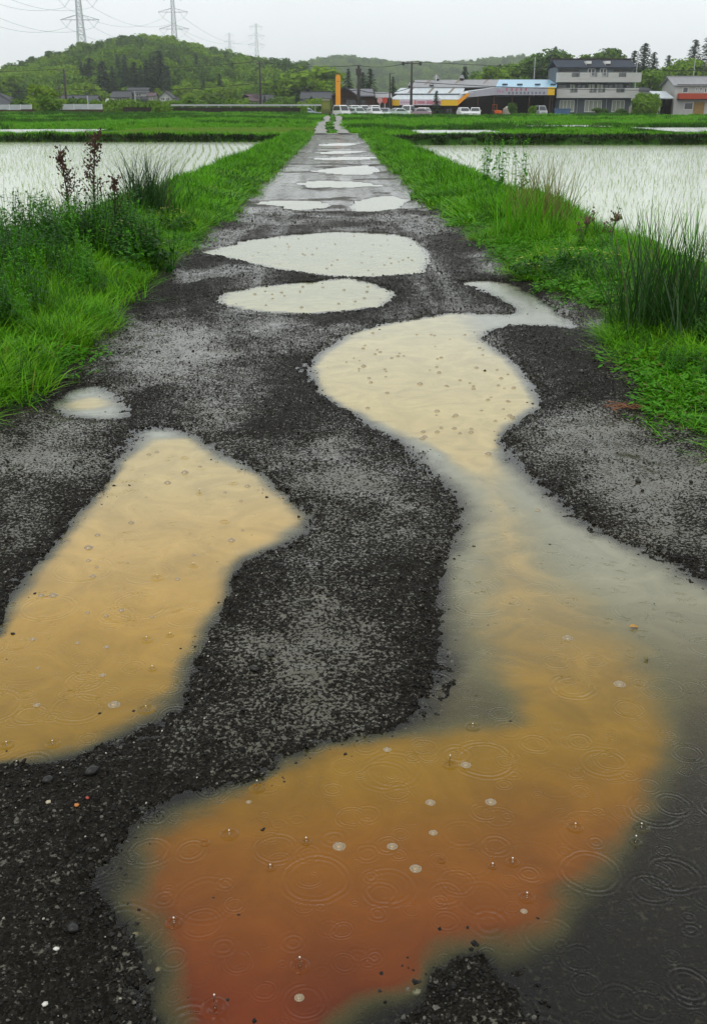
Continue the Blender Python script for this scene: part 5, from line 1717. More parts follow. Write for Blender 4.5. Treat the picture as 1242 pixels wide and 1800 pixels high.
house(446, 478, 167, 175, 325, VB, 8, M_TILE, M_WALLC, 'gable', "grey roofed house peeping out behind the purple roofed one", ((.6, .85, 178, 184),))
house(531, 580, 162, 172, 280, VB, 9, M_TILE, M_WALLW, 'gable', "house with wide grey tiled roof left of the orange pillar sign", ((.12, .3, 176, 186), (.45, .62, 176, 186), (.75, .92, 176, 186)))
house(521, 541, 174, 181, 262, VB, 6, M_TILE, M_WALLW, 'front', "little white gabled shed before the wide grey roofed house", ((.3, .7, 183, 188),))
house(1116, 1140, 154, 159, 262, 0, 8, M_TILE, M_WALLW, 'gable', "grey roofed white house half hidden by shrubs behind the apartment block", ((.15, .4, 162, 168), (.5, .8, 162, 168)))
house(310, 345, 172, 179, 380, VB, 8, M_TILE, M_WALLW, 'gable', "far pale house behind the low yellowish shrub tree", ((.2, .5, 181, 186),))
# greenhouse dome
gr = MB(); yg = 300; xg0, xg1 = XA(184, yg), XA(194, yg)
gr.prism([((xg0 + xg1) / 2 + (xg1 - xg0) / 2 * math.cos(a), VB + (ZA(173, yg) - VB) * math.sin(a) ** .8) for a in np.linspace(0, math.pi, 12)], 'y', yg, yg + 9)
tag(gr.build("greenhouse", pm("greenhouse_film", (.62, .64, .6), .3, .1)), "small round topped white greenhouse left of the farm outbuilding", "greenhouse")

# white panel fences and the dark embankment wall
def panel_fence(px0, px1, Y, z0, z1, label):
    x0, x1 = XA(px0, Y), XA(px1, Y)
    r = empty("panel_fence", (x0, Y, z0), 0, label, "fence")
    n = max(2, int((x1 - x0) / 1.8)); w = (x1 - x0) / n
    me = MB().box(.05, w - .05, -.02, .02, .12, z1 - z0).mesh("panel", M_FENCE)
    mp_ = MB().box(-.045, .045, -.05, .05, -.5, z1 - z0 + .06).mesh("post", M_WFR)
    for i in range(n):
        obj("panel", me, r, (i * w, 0, 0)); obj("post", mp_, r, (i * w, 0, 0))
    obj("post", mp_, r, (n * w, 0, 0))


M_FENCE = pm("pale_fence_panel", (0.50, 0.54, 0.55), 0.4, 0.25, .6)
panel_fence(-40, 56, 184, .85, ZA(184, 184), "pale panel fence before the big hip roofed house")
panel_fence(106, 180, 184, .9, ZA(183, 184), "pale panel fence under the leaning crossarm pole, right of the bush")


def wall_thing(name, px0, px1, Y, ztop, mat, label, cat="wall", zb=.2):
    x0, x1 = XA(px0, Y), XA(px1, Y)
    mb = MB(); n = max(3, int((x1 - x0) / 2.2))
    for i in range(n):
        a, b = x0 + (x1 - x0) * i / n, x0 + (x1 - x0) * (i + 1) / n
        mb.box(a + .02, b - .02, Y, Y + .45, zb, ztop + random.uniform(-.06, .05))
    mb.box(x0, x1, Y + .05, Y + .4, zb, ztop - .1)
    return tag(mb.build(name, mat), label, cat)


M_EMB = pm("mossy_dark_wall", (0.032, 0.027, 0.02), 0.9, 0.5, 1.2, .2)
M_EMB2 = pm("brown_earth_wall", (0.075, 0.045, 0.028), 0.9, 0.5, 1.2, .2)
wall_thing("embankment_wall", -60, 180, 181, 1.30, M_EMB2, "low brown earth wall below the two pale fences")
wall_thing("embankment_wall", 216, 528, 179, 1.62, M_EMB, "long dark embankment wall beneath the village houses")
# rail of a guard fence on the embankment
g = empty("guard_rail", (XA(300, 183), 183, .9), 0, "thin pale guard rail running above the dark embankment wall", "guard rail")
x1g = XA(575, 183) - XA(300, 183)
MB().box(0, x1g, -.03, .03, .95, 1.2).build("rail", M_POLEL, g)
pmh = MB().box(-.05, .05, -.05, .05, -.4, 1.15).mesh("post", M_POLEL)
for i in range(14): obj("post", pmh, g, (x1g * i / 13, .08, 0))

# -- three storey apartment block
Y = 210.0
ax0, ax1 = XA(975, Y), XA(1107, Y); acx = (ax0 + ax1) / 2
ap = empty("apartment_block", (acx, Y, 0), 0, "three storey grey apartment block with two long balconies and slate roof", "apartment block")
a, b = ax0 - acx, ax1 - acx
zA = lambda py: ZA(py, Y)
xA = lambda px: XA(px, Y) - acx
MB().box(a, b, 0, 9, 0, zA(117)).build("wall", M_WALLG, ap)
rf = MB().slab([(a - .35, -.5, zA(117.5)), (b + .35, -.5, zA(117.5)), (b + .35, 4.2, zA(105) + .25), (a - .35, 4.2, zA(105) + .25)], .22)
rf.slab([(b + .35, 9.4, zA(118.5)), (a - .35, 9.4, zA(118.5)), (a - .35, 4.203, zA(105) + .25), (b + .35, 4.203, zA(105) + .25)], .22)
rfo = rf.build("roof", M_SLATE, ap)
MB().box(a - .4, b + .4, 3.9, 4.6, zA(105) + .2, zA(105) + .45).build("ridge_cap", M_DARK, rfo)
for pxs in (1029, 1062):
    s = MB().box(xA(pxs - 4), xA(pxs + 4.5), .5, 2.6, zA(115), zA(106.5)).build("skylight_box", M_WFR, rfo)
    MB().box(xA(pxs - 3.8), xA(pxs + 4.3), .44, .5, zA(118), zA(111.5)).build("skylight_opening", M_DARK, s)
BY = -1.5
for (yt, yb, r_end, gaps) in ((127.6, 144.6, 1117.5, ((997, 1011, 8), (1029, 1041, 8), (1049, 1060, 8), (1078, 1091, 7))),
                              (155, 172.2, 1115, ((996, 1009, 8), (1029, 1042, 7), (1044, 1057, 7), (1076, 1091, 7)))):
    l0 = 973
    bal = MB(); zt, zb = zA(yt), zA(yb)
    xs = [xA(l0)] + [xA(v) for g_ in gaps for v in g_[:2]] + [xA(r_end)]
    for i in range(0, len(xs), 2):
        bal.box(xs[i], xs[i + 1], BY, BY + .14, zb, zt)
    for g_ in gaps:
        bal.box(xA(g_[0]), xA(g_[1]), BY + .003, BY + .137, zb, zt - .78)
    bal.box(xs[0], xs[-1], BY + .14, -.002, zb + .02, zb + .2)
    bal.box(xs[-1] - .12, xs[-1], BY + .14, 0, zb + .2, zt - .003).box(xs[0], xs[0] + .12, BY + .14, 0, zb + .2, zt - .003)
    bo = bal.build("balcony", M_BALC, ap)
    for g_ in gaps:
        rail = MB(); x0_, x1_ = xA(g_[0]), xA(g_[1])
        rail.box(x0_, x1_, BY + .04, BY + .09, zt - .06, zt)
        for i in range(7):
            xx_ = x0_ + (x1_ - x0_) * (i + .5) / 7
            rail.box(xx_ - .025, xx_ + .025, BY + .05, BY + .08, zt - .78, zt - .06)
        rail.build("railing", M_POLEL, bo)
# upper storey windows; the shade of the recesses is put into dark frames
for (yt, yb, wins) in ((119.5, 134, ((978, 1011, 122), (1027, 1040, 120), (1048, 1060, 120), (1072, 1103, 122))),
                       (146, 162, ((977, 993, 148), (997, 1008, 147), (1010, 1026, 148), (1029, 1042, 147), (1044, 1057, 147), (1058, 1073, 148), (1075, 1092, 147), (1096, 1105, 148)))):
    for (p0, p1, pt) in wins:
        window(ap, xA(p0), xA(p1), zA(yb), zA(pt), -.04, M_CURT if p0 in (1029, 1044, 997) else M_GLASS, M_WFR if (p1 - p0 < 18 and yt < 130) else M_DARK, 2 if p1 - p0 < 20 else 4, .1)
for p0, p1 in ((982, 1008), (1026, 1056), (1074, 1096)):
    window(ap, xA(p0), xA(p1), zA(197), zA(176), -.04, M_CURT, M_WFR, 4 if p1 - p0 > 25 else 3, .11)
for pxp in (1013, 1064):
    MB().tube([(xA(pxp), -.12, .3), (xA(pxp), -.12, zA(174))], .06, 6).build("downpipe", M_POLEL, ap)
# things before the block
bx = empty("blue_tank", (XA(987, 204), 204, 0), 0, "blue open tank under the apartment's left window", "tank")
MB().prism([(-1.35, .15), (1.35, .15), (1.5, 1.35), (-1.5, 1.35)], 'y', -.6, .6).build("body", pm("blue_plastic", (.06, .13, .24), .5, .15), bx)
MB().box(-1.58, 1.58, -.68, .68, 1.35, 1.45).build("rim", pm("blue_plastic", (.06, .13, .24), .5, .15), bx)
sb = empty("notice_board", (XA(1109, 203), 203, 0), 0, "slanted white notice board at the apartment's right corner", "sign")
MB().slab([(-.5, -.2, .4), (.5, -.2, .4), (.35, .15, 1.7), (-.45, .15, 1.9)], .05).build("board", M_WALLC, sb)
for s_ in (-.4, .35): MB().box(s_ - .04, s_ + .04, .1, .16, -.05, 1.5).build("leg", M_POLEL, sb)

# -- long market hall and its open shed
Y = 205.0
mcx = XA(826, Y)
mk = empty("market_hall", (mcx, Y, 0), 0, "long market hall with pale stepped roofs, blue roofed open shed and orange fascia", "market hall")
xM = lambda px, yy_=Y: XA(px, yy_) - mcx
zM = lambda py, yy_=Y: ZA(py, yy_)
# walls (dark, open fronted)
MB().box(xM(690), xM(806), 2.0, 2.2, 0, zM(176)).build("front_wall", M_DARK, mk)
MB().box(xM(683), xM(689.5), .6, 2.2, 0, zM(184)).build("end_wall", M_WALLW, mk)
MB().box(xM(700), xM(972), 21.0, 21.3, 0, zM(160)).build("rear_wall", M_DARK, mk)
MB().box(xM(970.5), xM(972), .8, 21, 0, zM(156)).build("side_wall", M_DARK, mk)
MB().box(xM(700), xM(971), 9.0, 9.2, 0, zM(168)).build("inner_wall", M_DARK, mk)
for pxp in (840, 868, 900, 930, 966):
    MB().box(xM(pxp) - .09, xM(pxp) + .09, .6, .78, -.05, zM(167)).build("post", M_BROWN, mk)
for pxp in (700, 722, 760, 785):
    window(mk, xM(pxp), xM(pxp + 12), .4, 1.5, 1.95, M_GLASS, M_DARK, 2)
# roofs
r1 = MB().slab([(xM(683), -.4, zM(174.5)), (xM(812), -.4, zM(174.5)), (xM(832, 209), 4, zM(166.5, 209)), (xM(697, 209), 4, zM(166.5, 209))], .12).build("front_roof", M_STEEL, mk)
r2 = MB().slab([(xM(692, 209), 3.9, zM(166, 209) + .22), (xM(812, 209), 3.9, zM(166, 209) + .22), (xM(815, 215), 10, zM(155.5, 215) + .1), (xM(703, 215), 10, zM(155.5, 215) + .1)], .12).build("upper_roof", M_STEEL, mk)
r3 = MB().slab([(xM(722, 215), 9.9, zM(154.6, 215) + .2), (xM(869, 215), 9.9, zM(154.6, 215) + .2), (xM(878, 228), 23, zM(140, 228)), (xM(728, 228), 23, zM(141, 228))], .14).build("main_roof", M_STEELG, mk)
r4 = MB().slab([(xM(868, 206), .7, zM(153.2, 206)), (xM(974, 206), .7, zM(153.2, 206)), (xM(977, 217), 12, zM(139.8, 217)), (xM(874, 217), 12, zM(139.8, 217))], .14).build("blue_roof", M_BLUE, mk)
r5 = MB().slab([(xM(806), .2, zM(166)), (xM(868), .7, zM(154.0)), (xM(868, 214), 9.4, zM(153, 214)), (xM(816, 211), 6.2, zM(160, 211))], .12).build("link_roof", M_STEEL, mk)
r6 = MB().slab([(xM(878, 228), 23.01, zM(140, 228) - .02), (xM(728, 228), 23.01, zM(141, 228) - .02), (xM(728, 228), 32, 3.2), (xM(878, 228), 32, 3.2)], .1).slab([(xM(977, 217), 12.01, zM(139.8, 217) - .02), (xM(880, 217), 12.01, zM(139.8, 217) - .02), (xM(880, 217), 21, 3.4), (xM(977, 217), 21, 3.4)], .1).build("rear_roof", M_STEELG, mk)
M_RUST = pm("rusty_strip", (.26, .21, .17), .7, .3)


def strip(roof, p_a, y_a, q_a, p_b, y_b, q_b, w=.24):
    a_, b_ = Vector((xM(p_a, Y + y_a), y_a, zM(q_a, Y + y_a) + .06)), Vector((xM(p_b, Y + y_b), y_b, zM(q_b, Y + y_b) + .06))
    MB().slab([a_ - Vector((w, 0, 0)), a_ + Vector((w, 0, 0)), b_ + Vector((w, 0, 0)), b_ - Vector((w, 0, 0))], .05).build("joint_strip", M_RUST, roof)


for pxp in (722, 757, 793):
    strip(r2, pxp - 5, 4.0, 164, pxp + 3, 9.9, 155.2)
for pxp in (748, 799, 848):
    strip(r3, pxp - 6, 10.1, 153.3, pxp + 6, 22.8, 140.4)
for px_v, yv_, zb_ in ((720, 216, 151), (757, 216, 150), (766, 227, 139), (809, 227, 138)):   # roof ventilators
    v = MB().tube([(xM(px_v, yv_), yv_ - Y, zM(zb_ + 5, yv_)), (xM(px_v, yv_), yv_ - Y, zM(zb_ - 1.5, yv_))], .42, 10).build("ventilator", M_DARK, mk)
    MB().tube([(xM(px_v, yv_), yv_ - Y, zM(zb_ - .5, yv_)), (xM(px_v, yv_), yv_ - Y, zM(zb_ - 2.5, yv_))], .62, 10, .5).ball((xM(px_v, yv_), yv_ - Y, zM(zb_ - 3.2, yv_)), .42, 10, 6, .8).build("cowl", M_STEELG, v)
for pxp in (885, 911, 942, 969):
    MB().box(xM(pxp - 4.5, 208), xM(pxp + 4.5, 208), 3.0, 3.5, zM(149.4, 208), zM(149.4, 208) + .26).build("snow_guard", M_SLATE, r4)


# fascia boards
def band(pts_t, pts_b, y0_, t, mat, nm="fascia"):
    mb = MB()
    for i in range(len(pts_t) - 1):
        mb.add([(xM(p[0]), y0_, zM(p[1])) for p in (pts_b[i], pts_b[i + 1], pts_t[i + 1], pts_t[i])] +
               [(xM(p[0]), y0_ + t, zM(p[1])) for p in (pts_b[i], pts_b[i + 1], pts_t[i + 1], pts_t[i])],
               [[0, 1, 2, 3], [7, 6, 5, 4], [0, 4, 5, 1], [2, 6, 7, 3], [1, 5, 6, 2], [3, 7, 4, 0]])
    return mb.build(nm, mat, mk)


band([(679, 170.5), (690, 176)], [(679, 180), (690, 185.6)], -.62, .2, M_ORANGE)
band([(690, 176), (701, 176)], [(690, 185.6), (701, 185.6)], -.62, .2, M_YELLOW)
sg = band([(701, 175.6), (774, 175.6)], [(701, 184.8), (774, 184.8)], -.66, .24, M_SIGNW, "sign_board")
band([(774, 176), (803, 176)], [(774, 185.6), (803, 185.6)], -.62, .2, M_YELLOW)
band([(803, 176), (820, 163)], [(803, 185.6), (823, 167)], -.62, .2, M_ORANGE)
band([(822, 161), (868, 153.6)], [(822, 171), (868, 167)], .4, .2, M_SIGNG)
sg2 = band([(868, 153.6), (961, 152.8)], [(868, 167), (961, 167)], .38, .24, M_SIGNG, "sign_board")
band([(961, 152.8), (973, 152.8)], [(961, 167), (973, 167)], .37, .25, M_YELLOW)
band([(690, 186.5), (803, 186.5)], [(690, 188), (803, 188)], .2, .1, M_BROWN, "eave_beam")


def glyph(mb, cx, cz, s, seed, y_):
    """illegible strokes as a far sign shows them"""
    r = random.Random(seed)
    for k in range(3):
        z = cz + s * (.38 - .36 * k) * r.uniform(.8, 1.1)
        mb.box(cx - s * r.uniform(.3, .45), cx + s * r.uniform(.3, .45), y_ - .015 - .001 * k, y_, z - s * .07, z + s * .07)
    x = cx + s * r.uniform(-.25, .25)
    mb.box(x - s * .08, x + s * .08, y_ - .022, y_, cz - s * .45, cz + s * .45)


def lettering(parent, px0, px1, py, n, s, mat, y_, seed):
    mb = MB()
    for i in range(n):
        glyph(mb, xM(px0 + (px1 - px0) * i / max(n - 1, 1)), zM(py), s, seed + i, y_)
    mb.build("lettering", mat, parent)['kind'] = 'stuff'


M_PINK = pm("pink_print", (.48, .16, .34), .5, .05)
M_RO = pm("red_orange_print", (.62, .10, .02), .5, .05)
lettering(sg, 704, 721, 180, 7, .28, M_PINK, -.662, 300)
lettering(sg, 729, 729.1, 180, 1, .75, M_RO, -.662, 310)
lettering(sg, 734, 744, 180, 4, .5, M_MAG, -.662, 320)
lettering(sg, 750, 755, 180, 2, .62, M_MAG, -.662, 330)
lettering(sg, 759, 772, 180, 4, .55, M_MAG, -.662, 340)
lettering(sg2, 873, 882, 160.5, 3, .45, M_PINK, .378, 350)
lettering(sg2, 889, 922, 157.3, 5, .5, M_MAG, .378, 360)
lettering(sg2, 893, 954, 163.3, 10, .46, M_NAVY, .378, 370)

# -- brown timber hall with the front gable
Y = 200.0
bcx = XA(607, Y)
bh = empty("timber_hall", (bcx, Y, 0), 0, "dark brown timber hall with a front gable and grey roof behind the parked cars", "building")
xB = lambda px, yy_=Y: XA(px, yy_) - bcx
zB = lambda py, yy_=Y: ZA(py, yy_)
MB().prism([(xB(584), 0), (xB(630), 0), (xB(630), zB(168)), (xB(604.5), zB(152.5)), (xB(584), zB(167))], 'y', 0, 9).build("gable_wall", M_BROWN, bh)
MB().box(xB(630) + .01, xB(660), 2, 9, 0, zB(168)).build("wall", M_BROWN, bh)
MB().box(xB(660) + .01, xB(690), 3, 9, 0, zB(171)).build("annex_wall", M_DARK, bh)
rb = MB()
rb.slab([(xB(581.5), -.8, zB(168.5)), (xB(604.5), -.8, zB(151)), (xB(604.5), 9.5, zB(151)), (xB(581.5), 9.5, zB(168.5))][::-1], -.2)
rb.slab([(xB(631.5), -.8, zB(169.5)), (xB(604.5) + .003, -.8, zB(151)), (xB(604.5) + .003, 9.5, zB(151)), (xB(631.5), 9.5, zB(169.5))], -.2)
rb.build("gable_roof", M_TILE, bh)
MB().slab([(xB(618), 1.2, zB(167.8)), (xB(658), 1.2, zB(167.8)), (xB(656), 6, zB(155)), (xB(610), 6, zB(155))], .18).build("side_roof", pm("pale_roof_tile", (.22, .22, .25), .7, .25, 2.5, .2, streak=(5, 1, 1)), bh)
MB().prism([(1.0, zB(169)), (8.5, zB(169)), (6, zB(154.2))], 'x', xB(657.5), xB(659.5)).build("end_gable", M_DARK, bh)
MB().slab([(xB(659), 2.4, zB(171)), (xB(690), 2.4, zB(171)), (xB(690), 7, zB(161)), (xB(660), 7, zB(161))], .15).build("annex_roof", M_STEELG, bh)
for px0, px1 in ((607, 628), (634, 643)):
    window(bh, xB(px0), xB(px1), .4, zB(174), -.04 if px0 < 630 else 1.96, M_GLASS, M_DARK, 3 if px0 < 630 else 2, .12)
for pxp in (590, 605, 629): MB().box(xB(pxp) - .12, xB(pxp) + .12, -.16, -.005, 0, zB(169 if pxp != 605 else 158)).build("timber_post", M_DARK, bh)
MB().box(xB(584), xB(630), -.18, -.006, zB(171), zB(169.6)).build("tie_beam", M_DARK, bh)

# orange pillar sign
ps = empty("pillar_sign", (XA(594, 182), 182, 0), 0, "tall orange pillar sign before the timber hall", "sign")
z0_, z1_ = ZA(187, 182), ZA(131.5, 182)
MB().box(-.40, .40, -.2, .2, z0_, z1_ - .35).prism([(-.40, z1_ - .35), (.40, z1_ - .35), (.38, z1_ - .05), (0.1, z1_ + .05), (-.3, z1_)], 'y', -.2, .2).build("board", M_ORANGE, ps)
MB().box(-.3, .3, -.15, .15, -.1, z0_).build("base", M_DARK, ps)
MB().prism([(-.22, z1_ - 1.0), (-.05, z1_ - 1.12), (.1, z1_ - 1.02), (.24, z1_ - .9), (.08, z1_ - .92), (-.05, z1_ - .98)], 'y', -.212, -.2).build("emblem", pm("dark_orange_print", (.35, .08, .01), .5, .05), ps)

# round signs before the annex
for pxs, mat, lab in ((667, pm("pale_pink_sign", (.55, .30, .28), .5, .1), "round pale pink sign on a post by the market's left end"),
                      (676, pm("red_sign", (.50, .06, .03), .5, .1), "round red sign on a post touching the pink one")):
    s = empty("round_sign", (XA(pxs, 190), 190 + (.3 if pxs == 676 else 0), 0), 0, lab, "sign")
    mb = MB(); n = 18; R = .46
    mb.add([(R * math.cos(6.283 * i / n), yy_, 2.75 + R * 1.1 * math.sin(6.283 * i / n)) for yy_ in (-.06, .06) for i in range(n)],
           [list(range(n)), list(range(2 * n - 1, n - 1, -1))] + [[i, i + n, (i + 1) % n + n, (i + 1) % n] for i in range(n)])
    mb.build("disc", mat, s)
    MB().tube([(0, .1, -.1), (0, .1, 2.6)], .06, 6).build("post", M_WFR, s)

hd = MB()
hx0, hx1 = XA(1113, 199), XA(1152, 199)
HV, HF, HT = [], [], []
r_ = random.Random(5)
for k in range(2600):
    c = Vector((r_.uniform(hx0, hx1), 199 + r_.uniform(0, 1.6), r_.uniform(.1, 1.9 + .5 * math.sin(k * .37))))
    u = Vector((r_.gauss(0, 1), r_.gauss(0, 1), r_.gauss(0, 1))).normalized(); w = u.orthogonal().normalized(); s_ = r_.uniform(.08, .2); b_ = len(HV)
    HV += [c - u * s_, c - w * s_ * .6, c + u * s_, c + w * s_ * .6]; HF.append([b_, b_ + 1, b_ + 2, b_ + 3]); HT += [r_.random() * .9] * 4
tag(obj("hedge", leafy_mesh("hedge", (HV, HF, HT), leafmat("purple_hedge", (.03, .022, .018), (.06, .055, .02), dryness=0, trans=.1, rough=.8, spec=.1))),
    "dark purplish brown hedge between the apartment block and the carport", "hedge")

# -- white house with the red balcony and its carport
Y = 200.0
rh = house(1182, 1320, 134.5, 148, Y, 0, 8, M_STEELG, M_WALLW, 'gable', "white house with pale steel roof and long red balcony",
           ((.095, .165, 153, 163), (.26, .285, 153, 160), (.31, .34, 153, 160), (.37, .40, 154, 163), (.135, .25, 180, 193)), "house", "house")
w_ = (XA(1320, Y) - XA(1182, Y)) / 2
rx = lambda px: XA(px, Y) - (XA(1182, Y) + XA(1320, Y)) / 2
bb = MB().box(rx(1187), w_, -1.3, -1.18, ZA(174, Y), ZA(164, Y)).box(rx(1187), rx(1187) + .12, -1.18, -.03, ZA(174, Y), ZA(164, Y)).build("balcony", M_RED, rh)
MB().box(rx(1187), w_, -1.18, -.004, ZA(174.5, Y) - .1, ZA(174, Y) + .05).build("balcony_floor", M_DARK, rh)
MB().box(rx(1218), rx(1236), -.16, -.03, .1, ZA(179, Y)).build("door_panel", pm("ochre_board", (.32, .2, .06), .7, .2), rh)
MB().box(rx(1184), w_, -.35, -.25, ZA(149.5, Y), ZA(148, Y)).build("gutter", M_DARK, rh)
cp = empty("carport", (XA(1165, 198), 198, 0), 0, "open carport with pale lean roof beside the red balcony house", "carport")
cx_ = lambda px: XA(px, 198) - XA(1165, 198)
MB().slab([(cx_(1150), -.6, ZA(172, 198)), (cx_(1180), -.6, ZA(172, 198)), (cx_(1179), 4.5, ZA(160, 203)), (cx_(1150), 4.5, ZA(160, 203))], .14).build("roof", M_STEEL, cp)
MB().box(cx_(1152), cx_(1159), -.1, .05, -.05, ZA(174, 198)).build("front_wall", M_WALLW, cp)
MB().box(cx_(1151), cx_(1152) - .01, -.1, 4.4, -.05, ZA(174, 198)).build("side_wall", M_WALLW, cp)
MB().box(cx_(1152), cx_(1178), 4.2, 4.35, -.05, ZA(172, 203)).build("rear_wall", M_DARK, cp)
MB().box(cx_(1178), cx_(1178) + .15, -.1, 4.3, -.05, ZA(174, 198)).build("post", M_DARK, cp)
ant = empty("roof_antenna", (XA(1176, 206), 206, 3.0), 0, "white lamp globe on a thin pole between carport and red balcony house", "lamp")
MB().tube([(0, 0, -3), (0, 0, 3.4)], .05, 6).build("pole", M_POLE, ant)
MB().ball((0, 0, 3.6), .32, 10, 7, 1.3).build("globe", M_WFR, ant)

# parking lot
tag(sheet("parking_lot_ground", [(-24, 168, .12), (75, 168, .12), (75, 262, .12), (-24, 262, .12)], pm("lot_gravel", (.11, .105, .095), .7, .3, 1.2)), None, None, None, 'structure')

# ================================================================== CARS
M_TYRE = pm("tyre", (.02, .02, .02), .8, .1)
M_RIM = pm("wheel_rim", (.4, .4, .42), .3, .1, metal=.6)
M_CGL = pm("car_glass", (.03, .04, .045), .05, .05, 1, .9)
M_LAMP = pm("headlamp", (.7, .72, .72), .1, .05, 1, .8)
M_PLATE = pm("number_plate", (.7, .7, .66), .5, .05)
wheel_me = None


def car(kind, paint, label, x, y, rz, z=.12, group="cars parked before the timber hall and market"):
    """kinds: van, hatch, sedan; front looks to -y at rz = 0"""
    Lc, Wc, Hc = {'van': (3.6, 1.56, 1.85), 'hatch': (3.8, 1.65, 1.5), 'sedan': (4.4, 1.7, 1.42)}[kind]
    r = empty("parked_car", (x, y, z), rz, label, "car", group)
    # side outlines, front at s = 0
    if kind == 'van':
        low = [(0, .32), (.02, .62), (.10, .86), (.55, .98), (3.5, .98), (3.6, .7), (3.6, .32)]
        cab = [(.45, .98), (1.05, 1.74), (1.35, 1.84), (3.3, 1.85), (3.5, 1.5), (3.52, .98)]
    elif kind == 'hatch':
        low = [(0, .3), (.02, .58), (.15, .74), (.95, .92), (3.7, .92), (3.8, .7), (3.8, .3)]
        cab = [(.9, .92), (1.55, 1.42), (1.9, 1.5), (3.1, 1.48), (3.6, 1.1), (3.7, .92)]
    else:
        low = [(0, .3), (.02, .56), (.15, .70), (1.15, .86), (3.6, .88), (4.3, .84), (4.4, .6), (4.4, .3)]
        cab = [(1.1, .86), (1.85, 1.36), (2.2, 1.42), (3.0, 1.40), (3.7, .98), (3.75, .88)]
    hw = Wc / 2

    def loft(prof, w_low, w_top, zl, zt):
        vs = []; n = len(prof)
        for sgn in (-1, 1):
            for s_, z_ in prof:
                k = (z_ - zl) / max(zt - zl, .01)
                vs.append((sgn * (w_low + (w_top - w_low) * k), s_ - Lc / 2, z_))
        fs = [list(range(n))[::-1], list(range(n, 2 * n))] + [[i, (i + 1) % n, n + (i + 1) % n, n + i] for i in range(n)]
        return vs, fs
    body = MB().add(*loft(low, hw, hw * .97, .3, .98)).add(*loft(cab, hw * .95, hw * .78, cab[0][1], Hc)).build("body", paint, r)
    (s0, z0c), (s1, z1c) = cab[0], cab[1]
    def wat(z_): return hw * (.95 + (.78 - .95) * (z_ - cab[0][1]) / (Hc - cab[0][1]))
    e = .02; dz = z1c - z0c; ds = s1 - s0
    def front_pt(q, sgn, o=e): return (sgn * (wat(z0c + dz * q) - .09), s0 + ds * q - Lc / 2 - o, z0c + dz * q + o * .5)
    MB().add([front_pt(.08, -1), front_pt(.08, 1), front_pt(.96, 1), front_pt(.96, -1)], [[0, 1, 2, 3]]).build("windscreen", M_CGL, r)
    zs0, zs1 = cab[0][1] + .08, Hc - .16
    sr0, sr1 = cab[-1][0] - .12, cab[-3][0] - .05
    for sgn in (-1, 1):
        pts = [(s0 + ds * .16 + .12, zs0), (sr0, zs0), (sr1, zs1), (s0 + ds * (zs1 - z0c) / dz + .12, zs1)]
        MB().add([(sgn * (wat(z_) + .008), s_ - Lc / 2, z_) for s_, z_ in pts], [[0, 1, 2, 3]]).build("side_window", M_CGL, r)
    sb_, zb_ = cab[-2]; st_, zt_ = cab[-3]
    MB().add([(sg_ * (wat(z_) - .1), s_ - Lc / 2 + .03, z_) for s_, z_, sg_ in ((sb_ + .02, zb_ + .02, -1), (sb_ + .02, zb_ + .02, 1), (st_ + .03, zt_ - .06, 1), (st_ + .03, zt_ - .06, -1))], [[0, 1, 2, 3]]).build("rear_window", M_CGL, r)
    for sgn in (-1, 1):
        MB().ball((sgn * hw * .74, -Lc / 2 + .06, .66 if kind != 'van' else .7), .13, 8, 5, .8).build("headlight", M_LAMP, r)
        MB().box(sgn * hw - .07 * sgn - .06, sgn * hw - .07 * sgn + .06, Lc / 2 - .04, Lc / 2 + .015, .6, .85).build("tail_light", M_RED, r)
        MB().box(sgn * (hw + .02), sgn * (hw + .16), s0 + .25 - Lc / 2, s0 + .35 - Lc / 2, .95, 1.08).build("mirror", paint, r)
        for yw in (-Lc / 2 + .7, Lc / 2 - .7):
            wv = MB().tube([(sgn * hw - .09, yw, .29), (sgn * hw + .09 * (1 if sgn > 0 else -1) * .3, yw, .29)], .29, 14).build("wheel", M_TYRE, r)
            MB().tube([(sgn * (hw - .02), yw, .29), (sgn * (hw + .035), yw, .29)], .18, 10).build("rim", M_RIM, wv)
    MB().box(-hw * .98, hw * .98, -Lc / 2 - .05, -Lc / 2 + .1, .32, .5).build("bumper", paint, r)
    MB().box(-.17, .17, -Lc / 2 - .065, -Lc / 2 - .052, .36, .48).build("number_plate", M_PLATE, r)
    MB().box(-hw * .5, hw * .5, -Lc / 2 - .02, -Lc / 2 + .03, .53, .62).build("grille", M_DARK, r)
    return r


